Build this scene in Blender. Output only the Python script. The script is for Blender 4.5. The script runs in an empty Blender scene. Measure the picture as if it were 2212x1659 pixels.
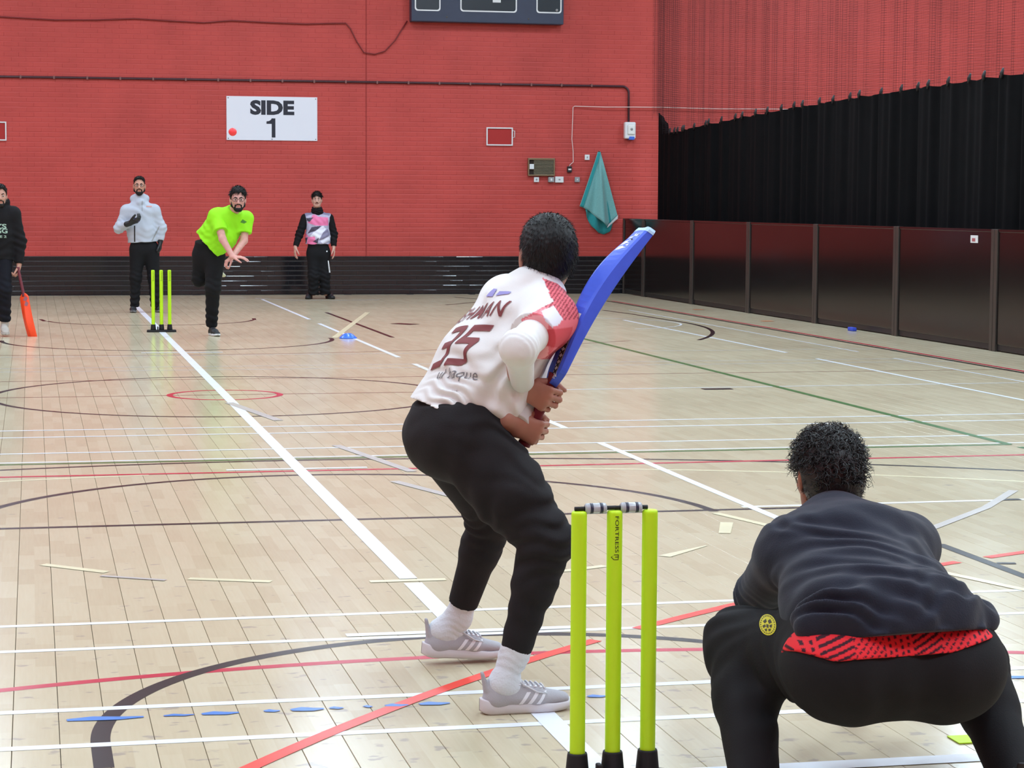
import bpy, bmesh, math, random
import numpy as np
from mathutils import Vector, Matrix
from mathutils.bvhtree import BVHTree

# ---------------------------------------------------------------- camera, world, lamps, exposure
SC = bpy.context.scene
COL = SC.collection
CAM_F, CAM_PITCH, CAM_YAW, CAM_ROLL = 4682.5, 0.082816, 0.217798, 0.0053156   # focal length in pixels of the 2212 px wide frame
CAM_POS = np.array([-1.4538, -5.3533, 1.5053])
_F = np.array([math.sin(CAM_YAW)*math.cos(CAM_PITCH), math.cos(CAM_YAW)*math.cos(CAM_PITCH), -math.sin(CAM_PITCH)])
_R0 = np.array([math.cos(CAM_YAW), -math.sin(CAM_YAW), 0.0])
_U0 = np.cross(_R0, _F)
_R = _R0*math.cos(CAM_ROLL) + _U0*math.sin(CAM_ROLL)
_U = -_R0*math.sin(CAM_ROLL) + _U0*math.cos(CAM_ROLL)
cam_data = bpy.data.cameras.new('camera')
cam = bpy.data.objects.new('camera', cam_data)
COL.objects.link(cam)
cam.matrix_world = Matrix(((_R[0], _U[0], -_F[0], CAM_POS[0]), (_R[1], _U[1], -_F[1], CAM_POS[1]), (_R[2], _U[2], -_F[2], CAM_POS[2]), (0, 0, 0, 1)))
cam_data.sensor_fit = 'HORIZONTAL'
cam_data.sensor_width = 36.0
cam_data.lens = CAM_F*36.0/2212.0
cam_data.clip_start, cam_data.clip_end = 0.1, 200
SC.camera = cam

world = bpy.data.worlds.new('world')
SC.world = world
world.use_nodes = True
world.node_tree.nodes['Background'].inputs[0].default_value = (0.82, 0.98, 1.1, 1)
world.node_tree.nodes['Background'].inputs[1].default_value = 0.10

HALL_X0, HALL_X1, HALL_Y0, HALL_Y1, HALL_H = -9.6, 27.0, -7.0, 30.25, 7.6
LAMP_W = 144
for _i, _lx in enumerate((-7.2, -2.4, 2.6, 7.2, 13.0, 19.0)):
    for _j, _ly in enumerate((-4.5, 0.5, 5.5, 10.5, 15.5, 20.5, 25.5)):
        if _lx > 12 and _j % 2:
            continue
        _l = bpy.data.lights.new('hall_lamp', 'AREA')
        _l.shape = 'RECTANGLE'; _l.size = 0.6; _l.size_y = 1.5
        _l.energy = LAMP_W*(2.4 if _lx > 12 else 1.0); _l.color = (0.775, 0.98, 1.15)
        _o = bpy.data.objects.new('hall_lamp', _l); COL.objects.link(_o)
        _o.location = (_lx, _ly, HALL_H-0.25)

SC.view_settings.view_transform = 'Standard'
SC.view_settings.look = 'None'
SC.view_settings.gamma = 1.0
SC.view_settings.use_curve_mapping = False
SC.view_settings.exposure = 0.0

# ---------------------------------------------------------------- helpers
def at(px, py, Y=None, z=None, X=None):
    """point of the world seen at a pixel of the photograph, at a known Y, z or X"""
    D = _F + (px-1106.0)/CAM_F*_R - (py-829.5)/CAM_F*_U
    if Y is not None: t = (Y-CAM_POS[1])/D[1]
    elif z is not None: t = (z-CAM_POS[2])/D[2]
    else: t = (X-CAM_POS[0])/D[0]
    return CAM_POS + t*D

def srgb(r, g, b):
    f = lambda c: (c/255/12.92) if c/255 <= 0.04045 else ((c/255+0.055)/1.055)**2.4
    return (f(r), f(g), f(b), 1.0)

def mat(name, color, rough=0.6, spec=0.5, metal=0.0, coat=0.0, noise=0.0, nscale=8.0, bump=0.0, bscale=60.0, attr=None, sheen=0.0, emit=None, trans=0.0):
    m = bpy.data.materials.new(name); m.use_nodes = True
    nt = m.node_tree; b = nt.nodes['Principled BSDF']
    b.inputs['Base Color'].default_value = color
    b.inputs['Roughness'].default_value = rough
    b.inputs['Specular IOR Level'].default_value = spec
    b.inputs['Metallic'].default_value = metal
    b.inputs['Coat Weight'].default_value = coat
    b.inputs['Sheen Weight'].default_value = sheen
    b.inputs['Transmission Weight'].default_value = trans
    src = None
    tc = nt.nodes.new('ShaderNodeTexCoord')
    if attr:
        a = nt.nodes.new('ShaderNodeVertexColor'); a.layer_name = attr; src = a.outputs['Color']
    if noise > 0:
        n = nt.nodes.new('ShaderNodeTexNoise'); n.inputs['Scale'].default_value = nscale; n.inputs['Detail'].default_value = 4
        nt.links.new(tc.outputs['Object'], n.inputs['Vector'])
        r = nt.nodes.new('ShaderNodeMapRange'); r.inputs[1].default_value = 0.3; r.inputs[2].default_value = 0.7
        r.inputs[3].default_value = 1-noise; r.inputs[4].default_value = 1+noise
        nt.links.new(n.outputs['Fac'], r.inputs[0])
        v = nt.nodes.new('ShaderNodeVectorMath'); v.operation = 'SCALE'
        if src is not None: nt.links.new(src, v.inputs[0])
        else: v.inputs[0].default_value = color[:3]
        nt.links.new(r.outputs[0], v.inputs['Scale']); src = v.outputs[0]
    if src is not None: nt.links.new(src, b.inputs['Base Color'])
    if bump > 0:
        n2 = nt.nodes.new('ShaderNodeTexNoise'); n2.inputs['Scale'].default_value = bscale; n2.inputs['Detail'].default_value = 3
        nt.links.new(tc.outputs['Object'], n2.inputs['Vector'])
        bp = nt.nodes.new('ShaderNodeBump'); bp.inputs['Strength'].default_value = bump; bp.inputs['Distance'].default_value = 0.01
        nt.links.new(n2.outputs['Fac'], bp.inputs['Height']); nt.links.new(bp.outputs[0], b.inputs['Normal'])
    if emit:
        b.inputs['Emission Color'].default_value = emit[0]; b.inputs['Emission Strength'].default_value = emit[1]
    return m

def link(name, me, m=None, parent=None, smooth=False):
    o = bpy.data.objects.new(name, me); COL.objects.link(o)
    if m is not None and not me.materials: me.materials.append(m)
    if parent is not None: o.parent = parent
    if smooth: me.shade_smooth()
    return o

def tag(o, label=None, cat=None, group=None, kind=None):
    if label: o['label'] = label
    if cat: o['category'] = cat
    if group: o['group'] = group
    if kind: o['kind'] = kind
    return o

def empty(name, loc, label, cat, group=None):
    o = bpy.data.objects.new(name, None); COL.objects.link(o); o.location = loc; o.empty_display_size = 0.1
    bpy.context.view_layer.update()
    return tag(o, label, cat, group)

def adopt(o, parent):
    """parent an object whose mesh is in world coordinates to an Empty that only has a location"""
    o.parent = parent; o.location = -parent.location
    return o

class MB:
    """collects simple solids; build() makes ONE mesh object of them"""
    def __init__(s): s.v = []; s.f = []; s.sm = []
    def add(s, v, f, smooth=False):
        n = len(s.v); s.v += [tuple(map(float, p)) for p in v]; s.f += [tuple(i+n for i in q) for q in f]; s.sm += [smooth]*len(f)
    def box(s, lo, hi, bev=0.0):
        x0, y0, z0 = lo; x1, y1, z1 = hi
        if bev <= 0:
            s.add([(x0,y0,z0),(x1,y0,z0),(x1,y1,z0),(x0,y1,z0),(x0,y0,z1),(x1,y0,z1),(x1,y1,z1),(x0,y1,z1)],
                  [(3,2,1,0),(4,5,6,7),(0,1,5,4),(1,2,6,5),(2,3,7,6),(3,0,4,7)])
        else:
            bm = bmesh.new(); bmesh.ops.create_cube(bm, size=1)
            for q in bm.verts: q.co = Vector(((x0+x1)/2+q.co.x*(x1-x0), (y0+y1)/2+q.co.y*(y1-y0), (z0+z1)/2+q.co.z*(z1-z0)))
            bmesh.ops.bevel(bm, geom=list(bm.edges), offset=bev, segments=2, affect='EDGES', profile=0.5)
            bm.verts.index_update()
            s.add([q.co for q in bm.verts], [[q.index for q in f.verts] for f in bm.faces]); bm.free()
    def tube(s, pts, r, n=8, cap=True):
        pts = [np.asarray(p, float) for p in pts]; rs = r if hasattr(r, '__len__') else [r]*len(pts)
        T = [pts[min(i+1, len(pts)-1)]-pts[max(i-1, 0)] for i in range(len(pts))]
        T = [t/(np.linalg.norm(t)+1e-12) for t in T]
        a = np.array([0, 0, 1.0]) if abs(T[0][2]) < 0.9 else np.array([1.0, 0, 0])
        vs = []; A = np.cross(T[0], a); A /= np.linalg.norm(A)
        for p, t, rr in zip(pts, T, rs):
            A = A-t*(A@t); A /= np.linalg.norm(A); B = np.cross(t, A)
            for k in range(n):
                w = 2*math.pi*k/n; vs.append(p+rr*(math.cos(w)*A+math.sin(w)*B))
        fs = [(i*n+k, i*n+(k+1) % n, (i+1)*n+(k+1) % n, (i+1)*n+k) for i in range(len(pts)-1) for k in range(n)]
        if cap: fs += [tuple(range(n-1, -1, -1)), tuple(range((len(pts)-1)*n, len(pts)*n))]
        s.add(vs, fs, True)
    def lathe(s, prof, c=(0, 0, 0), n=24, cap=True):
        c = np.asarray(c, float); vs = []
        for r, z in prof:
            for k in range(n): vs.append((c[0]+r*math.cos(2*math.pi*k/n), c[1]+r*math.sin(2*math.pi*k/n), c[2]+z))
        fs = [(i*n+k, i*n+(k+1) % n, (i+1)*n+(k+1) % n, (i+1)*n+k) for i in range(len(prof)-1) for k in range(n)]
        if cap: fs += [tuple(range(n-1, -1, -1)), tuple(range((len(prof)-1)*n, len(prof)*n))]
        s.add(vs, fs, True)
    def mesh(s, name):
        me = bpy.data.meshes.new(name); me.from_pydata(s.v, [], s.f); me.update()
        me.polygons.foreach_set('use_smooth', s.sm)
        return me
    def build(s, name, m, parent=None, world=None):
        o = link(name, s.mesh(name), m)
        if world is not None: adopt(o, world)
        elif parent is not None: o.parent = parent
        return o

def grid_mesh(name, V, close_u=False):
    """mesh from an array V[i][j] of points"""
    V = np.asarray(V, float); a, b = V.shape[:2]
    ii, jj = np.meshgrid(np.arange(a if close_u else a-1), np.arange(b-1), indexing='ij')
    i2 = (ii+1) % a
    F = np.stack([ii*b+jj, i2*b+jj, i2*b+jj+1, ii*b+jj+1], -1).reshape(-1, 4)
    return np_mesh(name, V.reshape(-1, 3), F)

def np_mesh(name, V, F, smooth=True):
    me = bpy.data.meshes.new(name); n = F.shape[1]
    me.vertices.add(len(V)); me.vertices.foreach_set('co', np.asarray(V, np.float32).ravel())
    me.loops.add(F.size); me.loops.foreach_set('vertex_index', F.astype(np.int32).ravel())
    me.polygons.add(len(F)); me.polygons.foreach_set('loop_start', np.arange(0, F.size, n, dtype=np.int32))
    me.polygons.foreach_set('use_smooth', np.full(len(F), smooth, dtype=bool))
    me.update(calc_edges=True); me.validate()
    return me

def set_colors(me, C, name='Col'):
    a = me.color_attributes.new(name, 'FLOAT_COLOR', 'POINT')
    a.data.foreach_set('color', np.concatenate([C, np.ones((len(C), 1))], 1).astype(np.float32).ravel())

# ---------------------------------------------------------------- lettering
def text_mesh2d(txt, size=1.0, weight=0.0, squeeze=1.0, max_edge=None, spacing=1.0):
    cu = bpy.data.curves.new('lettering', 'FONT'); cu.body = txt; cu.size = size; cu.offset = weight
    cu.align_x = 'CENTER'; cu.align_y = 'CENTER'; cu.resolution_u = 3; cu.space_character = spacing
    o = bpy.data.objects.new('lettering', cu); COL.objects.link(o)
    bpy.context.view_layer.update()
    me = o.evaluated_get(bpy.context.evaluated_depsgraph_get()).to_mesh()
    bm = bmesh.new(); bm.from_mesh(me)
    o.to_mesh_clear() if hasattr(o, 'to_mesh_clear') else None
    bpy.data.objects.remove(o); bpy.data.curves.remove(cu)
    bmesh.ops.remove_doubles(bm, verts=list(bm.verts), dist=size*1e-4)
    for v in bm.verts: v.co.x *= squeeze
    xs = [v.co.x for v in bm.verts]; ys = [v.co.y for v in bm.verts]
    cx, cy = (min(xs)+max(xs))/2, (min(ys)+max(ys))/2
    for v in bm.verts: v.co.x -= cx; v.co.y -= cy
    return split_edges(bm, max_edge)

def split_edges(bm, max_edge):
    bmesh.ops.triangulate(bm, faces=list(bm.faces))
    if max_edge:
        for _ in range(6):
            e = [q for q in bm.edges if q.calc_length() > max_edge]
            if not e: break
            bmesh.ops.subdivide_edges(bm, edges=e, cuts=1)
            bmesh.ops.triangulate(bm, faces=[f for f in bm.faces if len(f.verts) > 3])
    bm.verts.index_update()
    V = [(v.co.x, v.co.y) for v in bm.verts]; F = [tuple(q.index for q in f.verts) for f in bm.faces]
    bm.free()
    return V, F

def poly_mesh2d(polys, max_edge=None):
    bm = bmesh.new()
    for p in polys: bm.faces.new([bm.verts.new((x, y, 0)) for x, y in p])
    return split_edges(bm, max_edge)

def bvh_of(o):
    me = o.data; n = len(me.vertices)
    co = np.empty(n*3, np.float32); me.vertices.foreach_get('co', co)
    co = co.reshape(-1, 3)
    return BVHTree.FromPolygons([tuple(map(float, c)) for c in co], [tuple(p.vertices) for p in me.polygons])

def decal(name, vf, origin, u, v, proj, bvh, m, off=0.0012, parent=None, world=None, reach=1.0):
    """flat print pressed on a surface: every vertex is cast along proj onto the surface"""
    V, F = vf; origin, u, v, proj = (np.asarray(q, float) for q in (origin, u, v, proj))
    proj = proj/np.linalg.norm(proj); out = []; ok = []
    for x, y in V:
        p = origin+u*x+v*y
        loc, nor, _i, _d = bvh.ray_cast(Vector(p-proj*reach*0.5), Vector(proj), reach)
        if loc is None: out.append(p); ok.append(False)
        else:
            nn = nor if nor.dot(Vector(proj)) < 0 else -nor
            out.append(np.array(loc+nn*off)); ok.append(True)
    F = [f for f in F if all(ok[i] for i in f)]
    if not F: print('DECAL MISS', name); return None
    mb = MB(); mb.add(out, F, True)
    return mb.build(name, m, parent, world)

# ---------------------------------------------------------------- soft solids (signed distance -> one continuous mesh)
N = lambda v: np.asarray(v, float)/(np.linalg.norm(v)+1e-12)

def ecap(a, b, wa, wb, x=None, flat=(0, 0), k=0.03, cut=False):
    """elliptic cone from a to b: half-widths (lateral, other) at both ends; flat ends end in a plane"""
    wa = wa if hasattr(wa, '__len__') else (wa, wa); wb = wb if hasattr(wb, '__len__') else (wb, wb)
    return dict(a=np.asarray(a, float), b=np.asarray(b, float), wa=wa, wb=wb, x=None if x is None else np.asarray(x, float), flat=flat, k=k, cut=cut)

def ball(c, r, x=None, y=None, k=0.02, cut=False):
    """ellipsoid: radii (x, y, z) along axes x, y and their cross product"""
    r = r if hasattr(r, '__len__') else (r, r, r)
    x = np.array([1.0, 0, 0]) if x is None else N(x); y = np.array([0, 1.0, 0]) if y is None else N(np.asarray(y)-x*(x@np.asarray(y)))
    return dict(c=np.asarray(c, float), r=r, M=np.stack([x, y, np.cross(x, y)]), k=k, cut=cut)

def prim_sdf(q, P):
    if 'c' in q:
        L = (P-q['c'].astype(np.float32))@q['M'].T.astype(np.float32)
        r = np.asarray(q['r'], np.float32)
        k0 = np.sqrt(((L/r)**2).sum(1)); k1 = np.sqrt(((L/(r*r))**2).sum(1))
        return k0*(k0-1)/np.maximum(k1, 1e-6)
    a, b = q['a'].astype(np.float32), q['b'].astype(np.float32); ab = b-a; L2 = float(ab@ab)+1e-12
    PA = P-a; t = PA@ab/L2; tc = np.clip(t, 0, 1)
    Q = PA-tc[:, None]*ab
    wx = q['wa'][0]+(q['wb'][0]-q['wa'][0])*tc; wy = q['wa'][1]+(q['wb'][1]-q['wa'][1])*tc
    if q['x'] is None or (q['wa'][0] == q['wa'][1] and q['wb'][0] == q['wb'][1]):
        d = np.sqrt((Q*Q).sum(1))-wx
    else:
        n = ab/math.sqrt(L2); X = q['x'].astype(np.float32); X = X-n*(X@n); X = X/np.linalg.norm(X); Yv = np.cross(n, X)
        x, y, z = Q@X, Q@Yv, Q@n; wz = np.minimum(wx, wy)
        k0 = np.sqrt((x/wx)**2+(y/wy)**2+(z/wz)**2)
        k1 = np.sqrt((x/wx**2)**2+(y/wy**2)**2+(z/wz**2)**2)
        d = k0*(k0-1)/np.maximum(k1, 1e-6)
        d = np.where(k0 < 1e-3, -np.minimum(wx, wy), d)
    L = math.sqrt(L2)
    if q['flat'][0]: d = np.maximum(d, -t*L)
    if q['flat'][1]: d = np.maximum(d, (t-1)*L)
    return d

def field(prims, P):
    D = None
    for q in prims:
        d = prim_sdf(q, P); k = q['k']
        if D is None: D = d
        elif q['cut']:
            h = np.clip(0.5-0.5*(D+d)/k, 0, 1); D = D+(-d-D)*h+k*h*(1-h)
        else:
            h = np.clip(0.5+0.5*(D-d)/k, 0, 1); D = D+(d-D)*h-k*h*(1-h)
    return D

def wrinkle(P, folds):
    """cloth folds: (centre, reach, direction, wavelength, depth, phase) each a fading wave"""
    D = np.zeros(len(P), np.float32)
    for c, rad, dr, lam, amp, ph in folds:
        Q = P-np.asarray(c, np.float32); g = np.exp(-(Q*Q).sum(1)/(rad*rad))
        n = N(dr).astype(np.float32); s = Q@n
        w = 0.35*lam*np.sin(Q@np.roll(n, 1)/lam*1.7+ph)+0.25*lam*np.sin(Q@np.roll(n, 2)/lam*2.3+2*ph)
        D += (amp*g*np.sin(2*math.pi*(s+w)/lam+ph)).astype(np.float32)
    return D

def cull(prims, lo, hi, pad):
    out = []
    for q in prims:
        if 'c' in q: r = max(q['r']); a = b = q['c']
        else: r = max(*q['wa'], *q['wb']); a, b = q['a'], q['b']
        r += pad+q['k']
        if np.all(np.minimum(a, b)-r < hi) and np.all(np.maximum(a, b)+r > lo): out.append(q)
    return out

def solid(name, prims, h=0.006, folds=(), extra=None):
    """surface-net mesh of the union of prims; returns (verts, quads)"""
    lo = np.min([(q['c']-max(q['r'])) if 'c' in q else np.minimum(q['a'], q['b'])-max(*q['wa'], *q['wb']) for q in prims if not q['cut']], 0)-4*h
    hi = np.max([(q['c']+max(q['r'])) if 'c' in q else np.maximum(q['a'], q['b'])+max(*q['wa'], *q['wb']) for q in prims if not q['cut']], 0)+4*h
    B = 8; bs = B*h
    def F(P, pr):
        d = field(pr, P)
        if len(folds): d = d+wrinkle(P, folds)
        if extra is not None: d = extra(P, d)
        return d
    nb = np.ceil((hi-lo)/bs).astype(int)
    g = np.stack(np.meshgrid(*[np.arange(n) for n in nb], indexing='ij'), -1).reshape(-1, 3)
    C = (lo+(g+0.5)*bs).astype(np.float32)
    act = np.zeros(len(C), bool)
    for s in range(0, len(C), 60000):
        act[s:s+60000] = np.abs(F(C[s:s+60000], prims)) < bs*0.9+0.012
    g = g[act]
    g = g[np.lexsort((g[:, 2]//4, g[:, 1]//4, g[:, 0]//4))]
    loc = np.stack(np.meshgrid(*[np.arange(B+1)]*3, indexing='ij'), -1).reshape(-1, 3)
    keys = []; pos = []; quads = []
    big = (nb*B+2).astype(np.int64)
    key = lambda I: (I[..., 0].astype(np.int64)*big[1]+I[..., 1])*big[2]+I[..., 2]
    for s in range(0, len(g), 150):
        gg = g[s:s+150]
        I = gg[:, None, :]*B+loc[None]
        P = (lo+I*h).reshape(-1, 3).astype(np.float32)
        pr = cull(prims, P.min(0), P.max(0), 0.05) or prims[:1]
        D = F(P, pr).reshape(len(gg), B+1, B+1, B+1)
        S = D < 0
        # cell vertices
        acc = np.zeros((len(gg), B, B, B, 3), np.float32); cnt = np.zeros((len(gg), B, B, B), np.float32)
        for ax in range(3):
            for u in (0, 1):
                for v in (0, 1):
                    o = [0, 0, 0]; o2 = [(ax+1) % 3, (ax+2) % 3]; o[o2[0]] = u; o[o2[1]] = v
                    e = list(o); e[ax] = 1
                    d0 = D[:, o[0]:o[0]+B, o[1]:o[1]+B, o[2]:o[2]+B]; d1 = D[:, e[0]:e[0]+B, e[1]:e[1]+B, e[2]:e[2]+B]
                    c = (d0 < 0) != (d1 < 0)
                    t = np.where(c, d0/np.where(c, d0-d1, 1), 0)
                    off = np.zeros(t.shape+(3,), np.float32); off[..., 0] = o[0]; off[..., 1] = o[1]; off[..., 2] = o[2]; off[..., ax] += t
                    acc += off*c[..., None]; cnt += c
        m = cnt > 0
        idx = np.argwhere(m)
        Ic = gg[idx[:, 0]]*B+idx[:, 1:]
        keys.append(key(Ic)); pos.append(lo+(Ic+acc[m]/cnt[m][:, None])*h)
        for ax in range(3):
            e = [0, 0, 0]; e[ax] = 1
            s0 = S[:, :B, :B, :B]; s1 = S[:, e[0]:e[0]+B, e[1]:e[1]+B, e[2]:e[2]+B]
            j = np.argwhere(s0 != s1)
            if not len(j): continue
            In = gg[j[:, 0]]*B+j[:, 1:]; fl = s0[j[:, 0], j[:, 1], j[:, 2], j[:, 3]]
            b1 = np.zeros(3, int); b1[(ax+1) % 3] = 1; b2 = np.zeros(3, int); b2[(ax+2) % 3] = 1
            q = np.stack([key(In-b1-b2), key(In-b2), key(In), key(In-b1)], 1)
            q[~fl] = q[~fl][:, ::-1]
            quads.append(q)
    keys = np.concatenate(keys); pos = np.concatenate(pos); quads = np.concatenate(quads)
    o = np.argsort(keys); sk = keys[o]
    ix = np.clip(np.searchsorted(sk, quads), 0, len(sk)-1)
    good = (sk[ix] == quads).all(1)
    return pos[o], ix[good]

def solid_obj(name, prims, m, h=0.006, folds=(), extra=None, color=None, world=None, parent=None):
    V, F = solid(name, prims, h, folds, extra)
    me = np_mesh(name, V, F)
    if color is not None: set_colors(me, color(V))
    o = link(name, me, m)
    if world is not None: adopt(o, world)
    elif parent is not None: o.parent = parent; o.location = (0, 0, 0)
    return o
# ---------------------------------------------------------------- materials of the hall
def floor_material():
    m = bpy.data.materials.new('beech_floor'); m.use_nodes = True
    nt = m.node_tree; b = nt.nodes['Principled BSDF']; n = nt.nodes.new; L = nt.links.new
    geo = n('ShaderNodeNewGeometry'); sep = n('ShaderNodeSeparateXYZ'); L(geo.outputs['Position'], sep.inputs[0])
    def M(op, a, c=None, **k):
        q = n('ShaderNodeMath'); q.operation = op
        for i, s in enumerate((a, c)):
            if s is None: continue
            if isinstance(s, (int, float)): q.inputs[i].default_value = s
            else: L(s, q.inputs[i])
        return q.outputs[0]
    def rnd(*a):
        w = n('ShaderNodeTexWhiteNoise'); w.noise_dimensions = '3D'; c = n('ShaderNodeCombineXYZ')
        for i, s in enumerate(a):
            if isinstance(s, (int, float)): c.inputs[i].default_value = s
            else: L(s, c.inputs[i])
        L(c.outputs[0], w.inputs[0]); return w.outputs['Value']
    # staves: two rows in each plank, every stave 0.35 m long and of its own tone
    row = M('FLOOR', M('DIVIDE', M('ADD', sep.outputs[0], 1.5265), 0.06525))
    roff = M('MULTIPLY', rnd(row, 3.3, 0.7), 5.0)
    cell = M('FLOOR', M('ADD', M('DIVIDE', sep.outputs[1], 0.36), roff))
    tone = rnd(row, cell, 1.5)
    # grain, long along the boards
    mp = n('ShaderNodeMapping'); mp.inputs['Scale'].default_value = (30, 1.6, 30); L(geo.outputs['Position'], mp.inputs[0])
    g = n('ShaderNodeTexNoise'); g.inputs['Scale'].default_value = 3.0; g.inputs['Detail'].default_value = 5; L(mp.outputs[0], g.inputs[0])
    # worn, greyish patches and scuffs
    big = n('ShaderNodeTexNoise'); big.inputs['Scale'].default_value = 0.8; big.inputs['Detail'].default_value = 3; L(geo.outputs['Position'], big.inputs[0])
    mp2 = n('ShaderNodeMapping'); mp2.inputs['Scale'].default_value = (9, 14, 1); L(geo.outputs['Position'], mp2.inputs[0])
    sc = n('ShaderNodeTexNoise'); sc.inputs['Scale'].default_value = 1.3; sc.inputs['Detail'].default_value = 3; sc.inputs['Roughness'].default_value = 0.45; L(mp2.outputs[0], sc.inputs[0])
    dens = n('ShaderNodeMapRange'); dens.inputs[1].default_value = 4.0; dens.inputs[2].default_value = 0.3; dens.inputs[3].default_value = 0.0; dens.inputs[4].default_value = 0.075
    L(sep.outputs[1], dens.inputs[0])
    spot = n('ShaderNodeMapRange'); spot.interpolation_type = 'SMOOTHSTEP'; L(M('ADD', sc.outputs['Fac'], dens.outputs[0]), spot.inputs[0])
    spot.inputs[1].default_value = 0.685; spot.inputs[2].default_value = 0.75; spot.inputs[3].default_value = 0; spot.inputs[4].default_value = 0.42
    ramp = n('ShaderNodeValToRGB'); cr = ramp.color_ramp
    cr.elements[0].color = srgb(184, 168, 140); cr.elements[1].color = srgb(208, 198, 172)
    e = cr.elements.new(0.5); e.color = srgb(198, 185, 157)
    f = M('ADD', M('MULTIPLY', tone, 0.34), M('ADD', M('MULTIPLY', g.outputs['Fac'], 0.35), M('MULTIPLY', big.outputs['Fac'], 0.3)))
    L(M('ADD', f, 0.0), ramp.inputs[0])
    mix = n('ShaderNodeMix'); mix.data_type = 'RGBA'; L(spot.outputs[0], mix.inputs[0]); L(ramp.outputs[0], mix.inputs[6]); mix.inputs[7].default_value = srgb(122, 118, 128)
    L(mix.outputs[2], b.inputs['Base Color'])
    r = n('ShaderNodeMapRange'); r.inputs[3].default_value = 0.15; r.inputs[4].default_value = 0.24; L(big.outputs['Fac'], r.inputs[0]); L(r.outputs[0], b.inputs['Roughness'])
    b.inputs['Specular IOR Level'].default_value = 0.24
    bp = n('ShaderNodeBump'); bp.inputs['Strength'].default_value = 0.05; bp.inputs['Distance'].default_value = 0.002; L(g.outputs['Fac'], bp.inputs['Height']); L(bp.outputs[0], b.inputs['Normal'])
    return m

M_FLOOR = floor_material()
M_SUB = mat('subfloor', srgb(52, 42, 36), 0.9)
M_RED = mat('red_wall_paint', srgb(184, 71, 65), 0.5, 0.3, noise=0.10, nscale=1.6)
M_REDJOINT = mat('red_mortar', srgb(192, 82, 80), 0.6, 0.3)
M_BLACKBRICK = mat('black_wall_paint', srgb(26, 26, 30), 0.13, 0.6, noise=0.2, nscale=2)
M_BLACKMORTAR = mat('black_wall_mortar', srgb(58, 58, 62), 0.3, 0.5)
M_WHITEWALL = mat('ceiling_paint', srgb(205, 203, 198), 0.9)
M_BLACKP = mat('black_plastic', srgb(28, 28, 31), 0.45)
M_WHITEP = mat('white_plastic', srgb(222, 224, 226), 0.4)
M_GREYP = mat('grey_plastic', srgb(150, 150, 152), 0.5)
M_METAL = mat('brushed_metal', srgb(120, 118, 108), 0.38, 0.5, metal=0.8)
M_BLACKLET = mat('black_lettering', srgb(32, 34, 48), 0.6)
M_DARKPRINT = mat('dark_print', srgb(20, 22, 20), 0.6)

# ---------------------------------------------------------------- room shell
def shell(name, lo, hi, m, parent=None):
    mb = MB(); mb.box(lo, hi); o = mb.build(name, m, parent)
    if parent is None: tag(o, kind='structure')
    return o
X0, X1, Y0, Y1, HH = HALL_X0, HALL_X1, HALL_Y0, HALL_Y1, HALL_H
floor = shell('floor', (X0-0.2, Y0-0.2, -0.12), (X1+0.2, Y1+0.2, -0.012), M_SUB)
wall_back = shell('wall_back', (X0-0.2, Y1+0.0035, -0.012), (X1+0.2, Y1+0.25, HH), M_REDJOINT)
wall_left = shell('wall_left', (X0-0.2, Y0, -0.012), (X0, Y1, HH), M_RED)
wall_right = shell('wall_right', (X1, Y0, -0.012), (X1+0.2, Y1, HH), M_RED)
wall_front = shell('wall_front', (X0-0.2, Y0-0.2, -0.012), (X1+0.2, Y0, HH), M_RED)
ceiling = shell('ceiling', (X0-0.2, Y0-0.2, HH), (X1+0.2, Y1+0.25, HH+0.2), M_WHITEWALL)
shell('trim_1', (X0, Y0, -0.01), (X0+0.012, Y1, 0.63), M_BLACKBRICK)
shell('trim_2', (X0+0.012, Y0, -0.01), (X1, Y0+0.012, 0.63), M_BLACKBRICK)

def bricks(x0, x1, z0, n, y, ph, seed):
    """a field of chamfered bricks standing proud of recessed mortar"""
    rng = np.random.default_rng(seed); V = []; F = []
    for c in range(n):
        xs = np.arange(x0-(0.1125 if (c+ph) % 2 else 0), x1, 0.225)
        for x in xs:
            a, b_ = max(x, x0), min(x+0.2235, x1)
            if b_-a < 0.02: continue
            zl, zh = z0+c*0.079+0.005, z0+(c+1)*0.079-0.005
            p = float(rng.normal(0, 0.0007)); t = 0.002; k = len(V)
            V += [(a, y+0.004, zl), (b_, y+0.004, zl), (b_, y+0.004, zh), (a, y+0.004, zh),
                  (a+t, y+p, zl+.0065), (b_-t, y+p, zl+.0065), (b_-t, y+p, zh-.0065), (a+t, y+p, zh-.0065)]
            F += [(k+4, k+5, k+6, k+7), (k, k+1, k+5, k+4), (k+1, k+2, k+6, k+5), (k+2, k+3, k+7, k+6), (k+3, k, k+4, k+7)]
    return np_mesh('bricks', np.array(V), np.array(F), smooth=False)
o = link('red_brickwork', bricks(-9.5, 17.5, 0.632, 88, Y1, 0, 1), M_RED, wall_back); tag(o, kind='stuff')
o = link('black_brickwork', bricks(-9.5, 17.5, 0.0, 8, Y1-0.003, 0, 2), M_BLACKBRICK, wall_back); tag(o, kind='stuff')
mb = MB(); mb.box((-9.55, Y1+0.0005, -0.01), (17.5, Y1+0.0065, 0.632)); mb.build('black_mortar', M_BLACKMORTAR, wall_back)
mb = MB(); mb.box((3.934, Y1-0.004, 0.632), (3.95, Y1+0.004, 5.4)); mb.build('movement_joint', mat('joint_filler', srgb(150, 40, 36), 0.7), wall_back)

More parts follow.
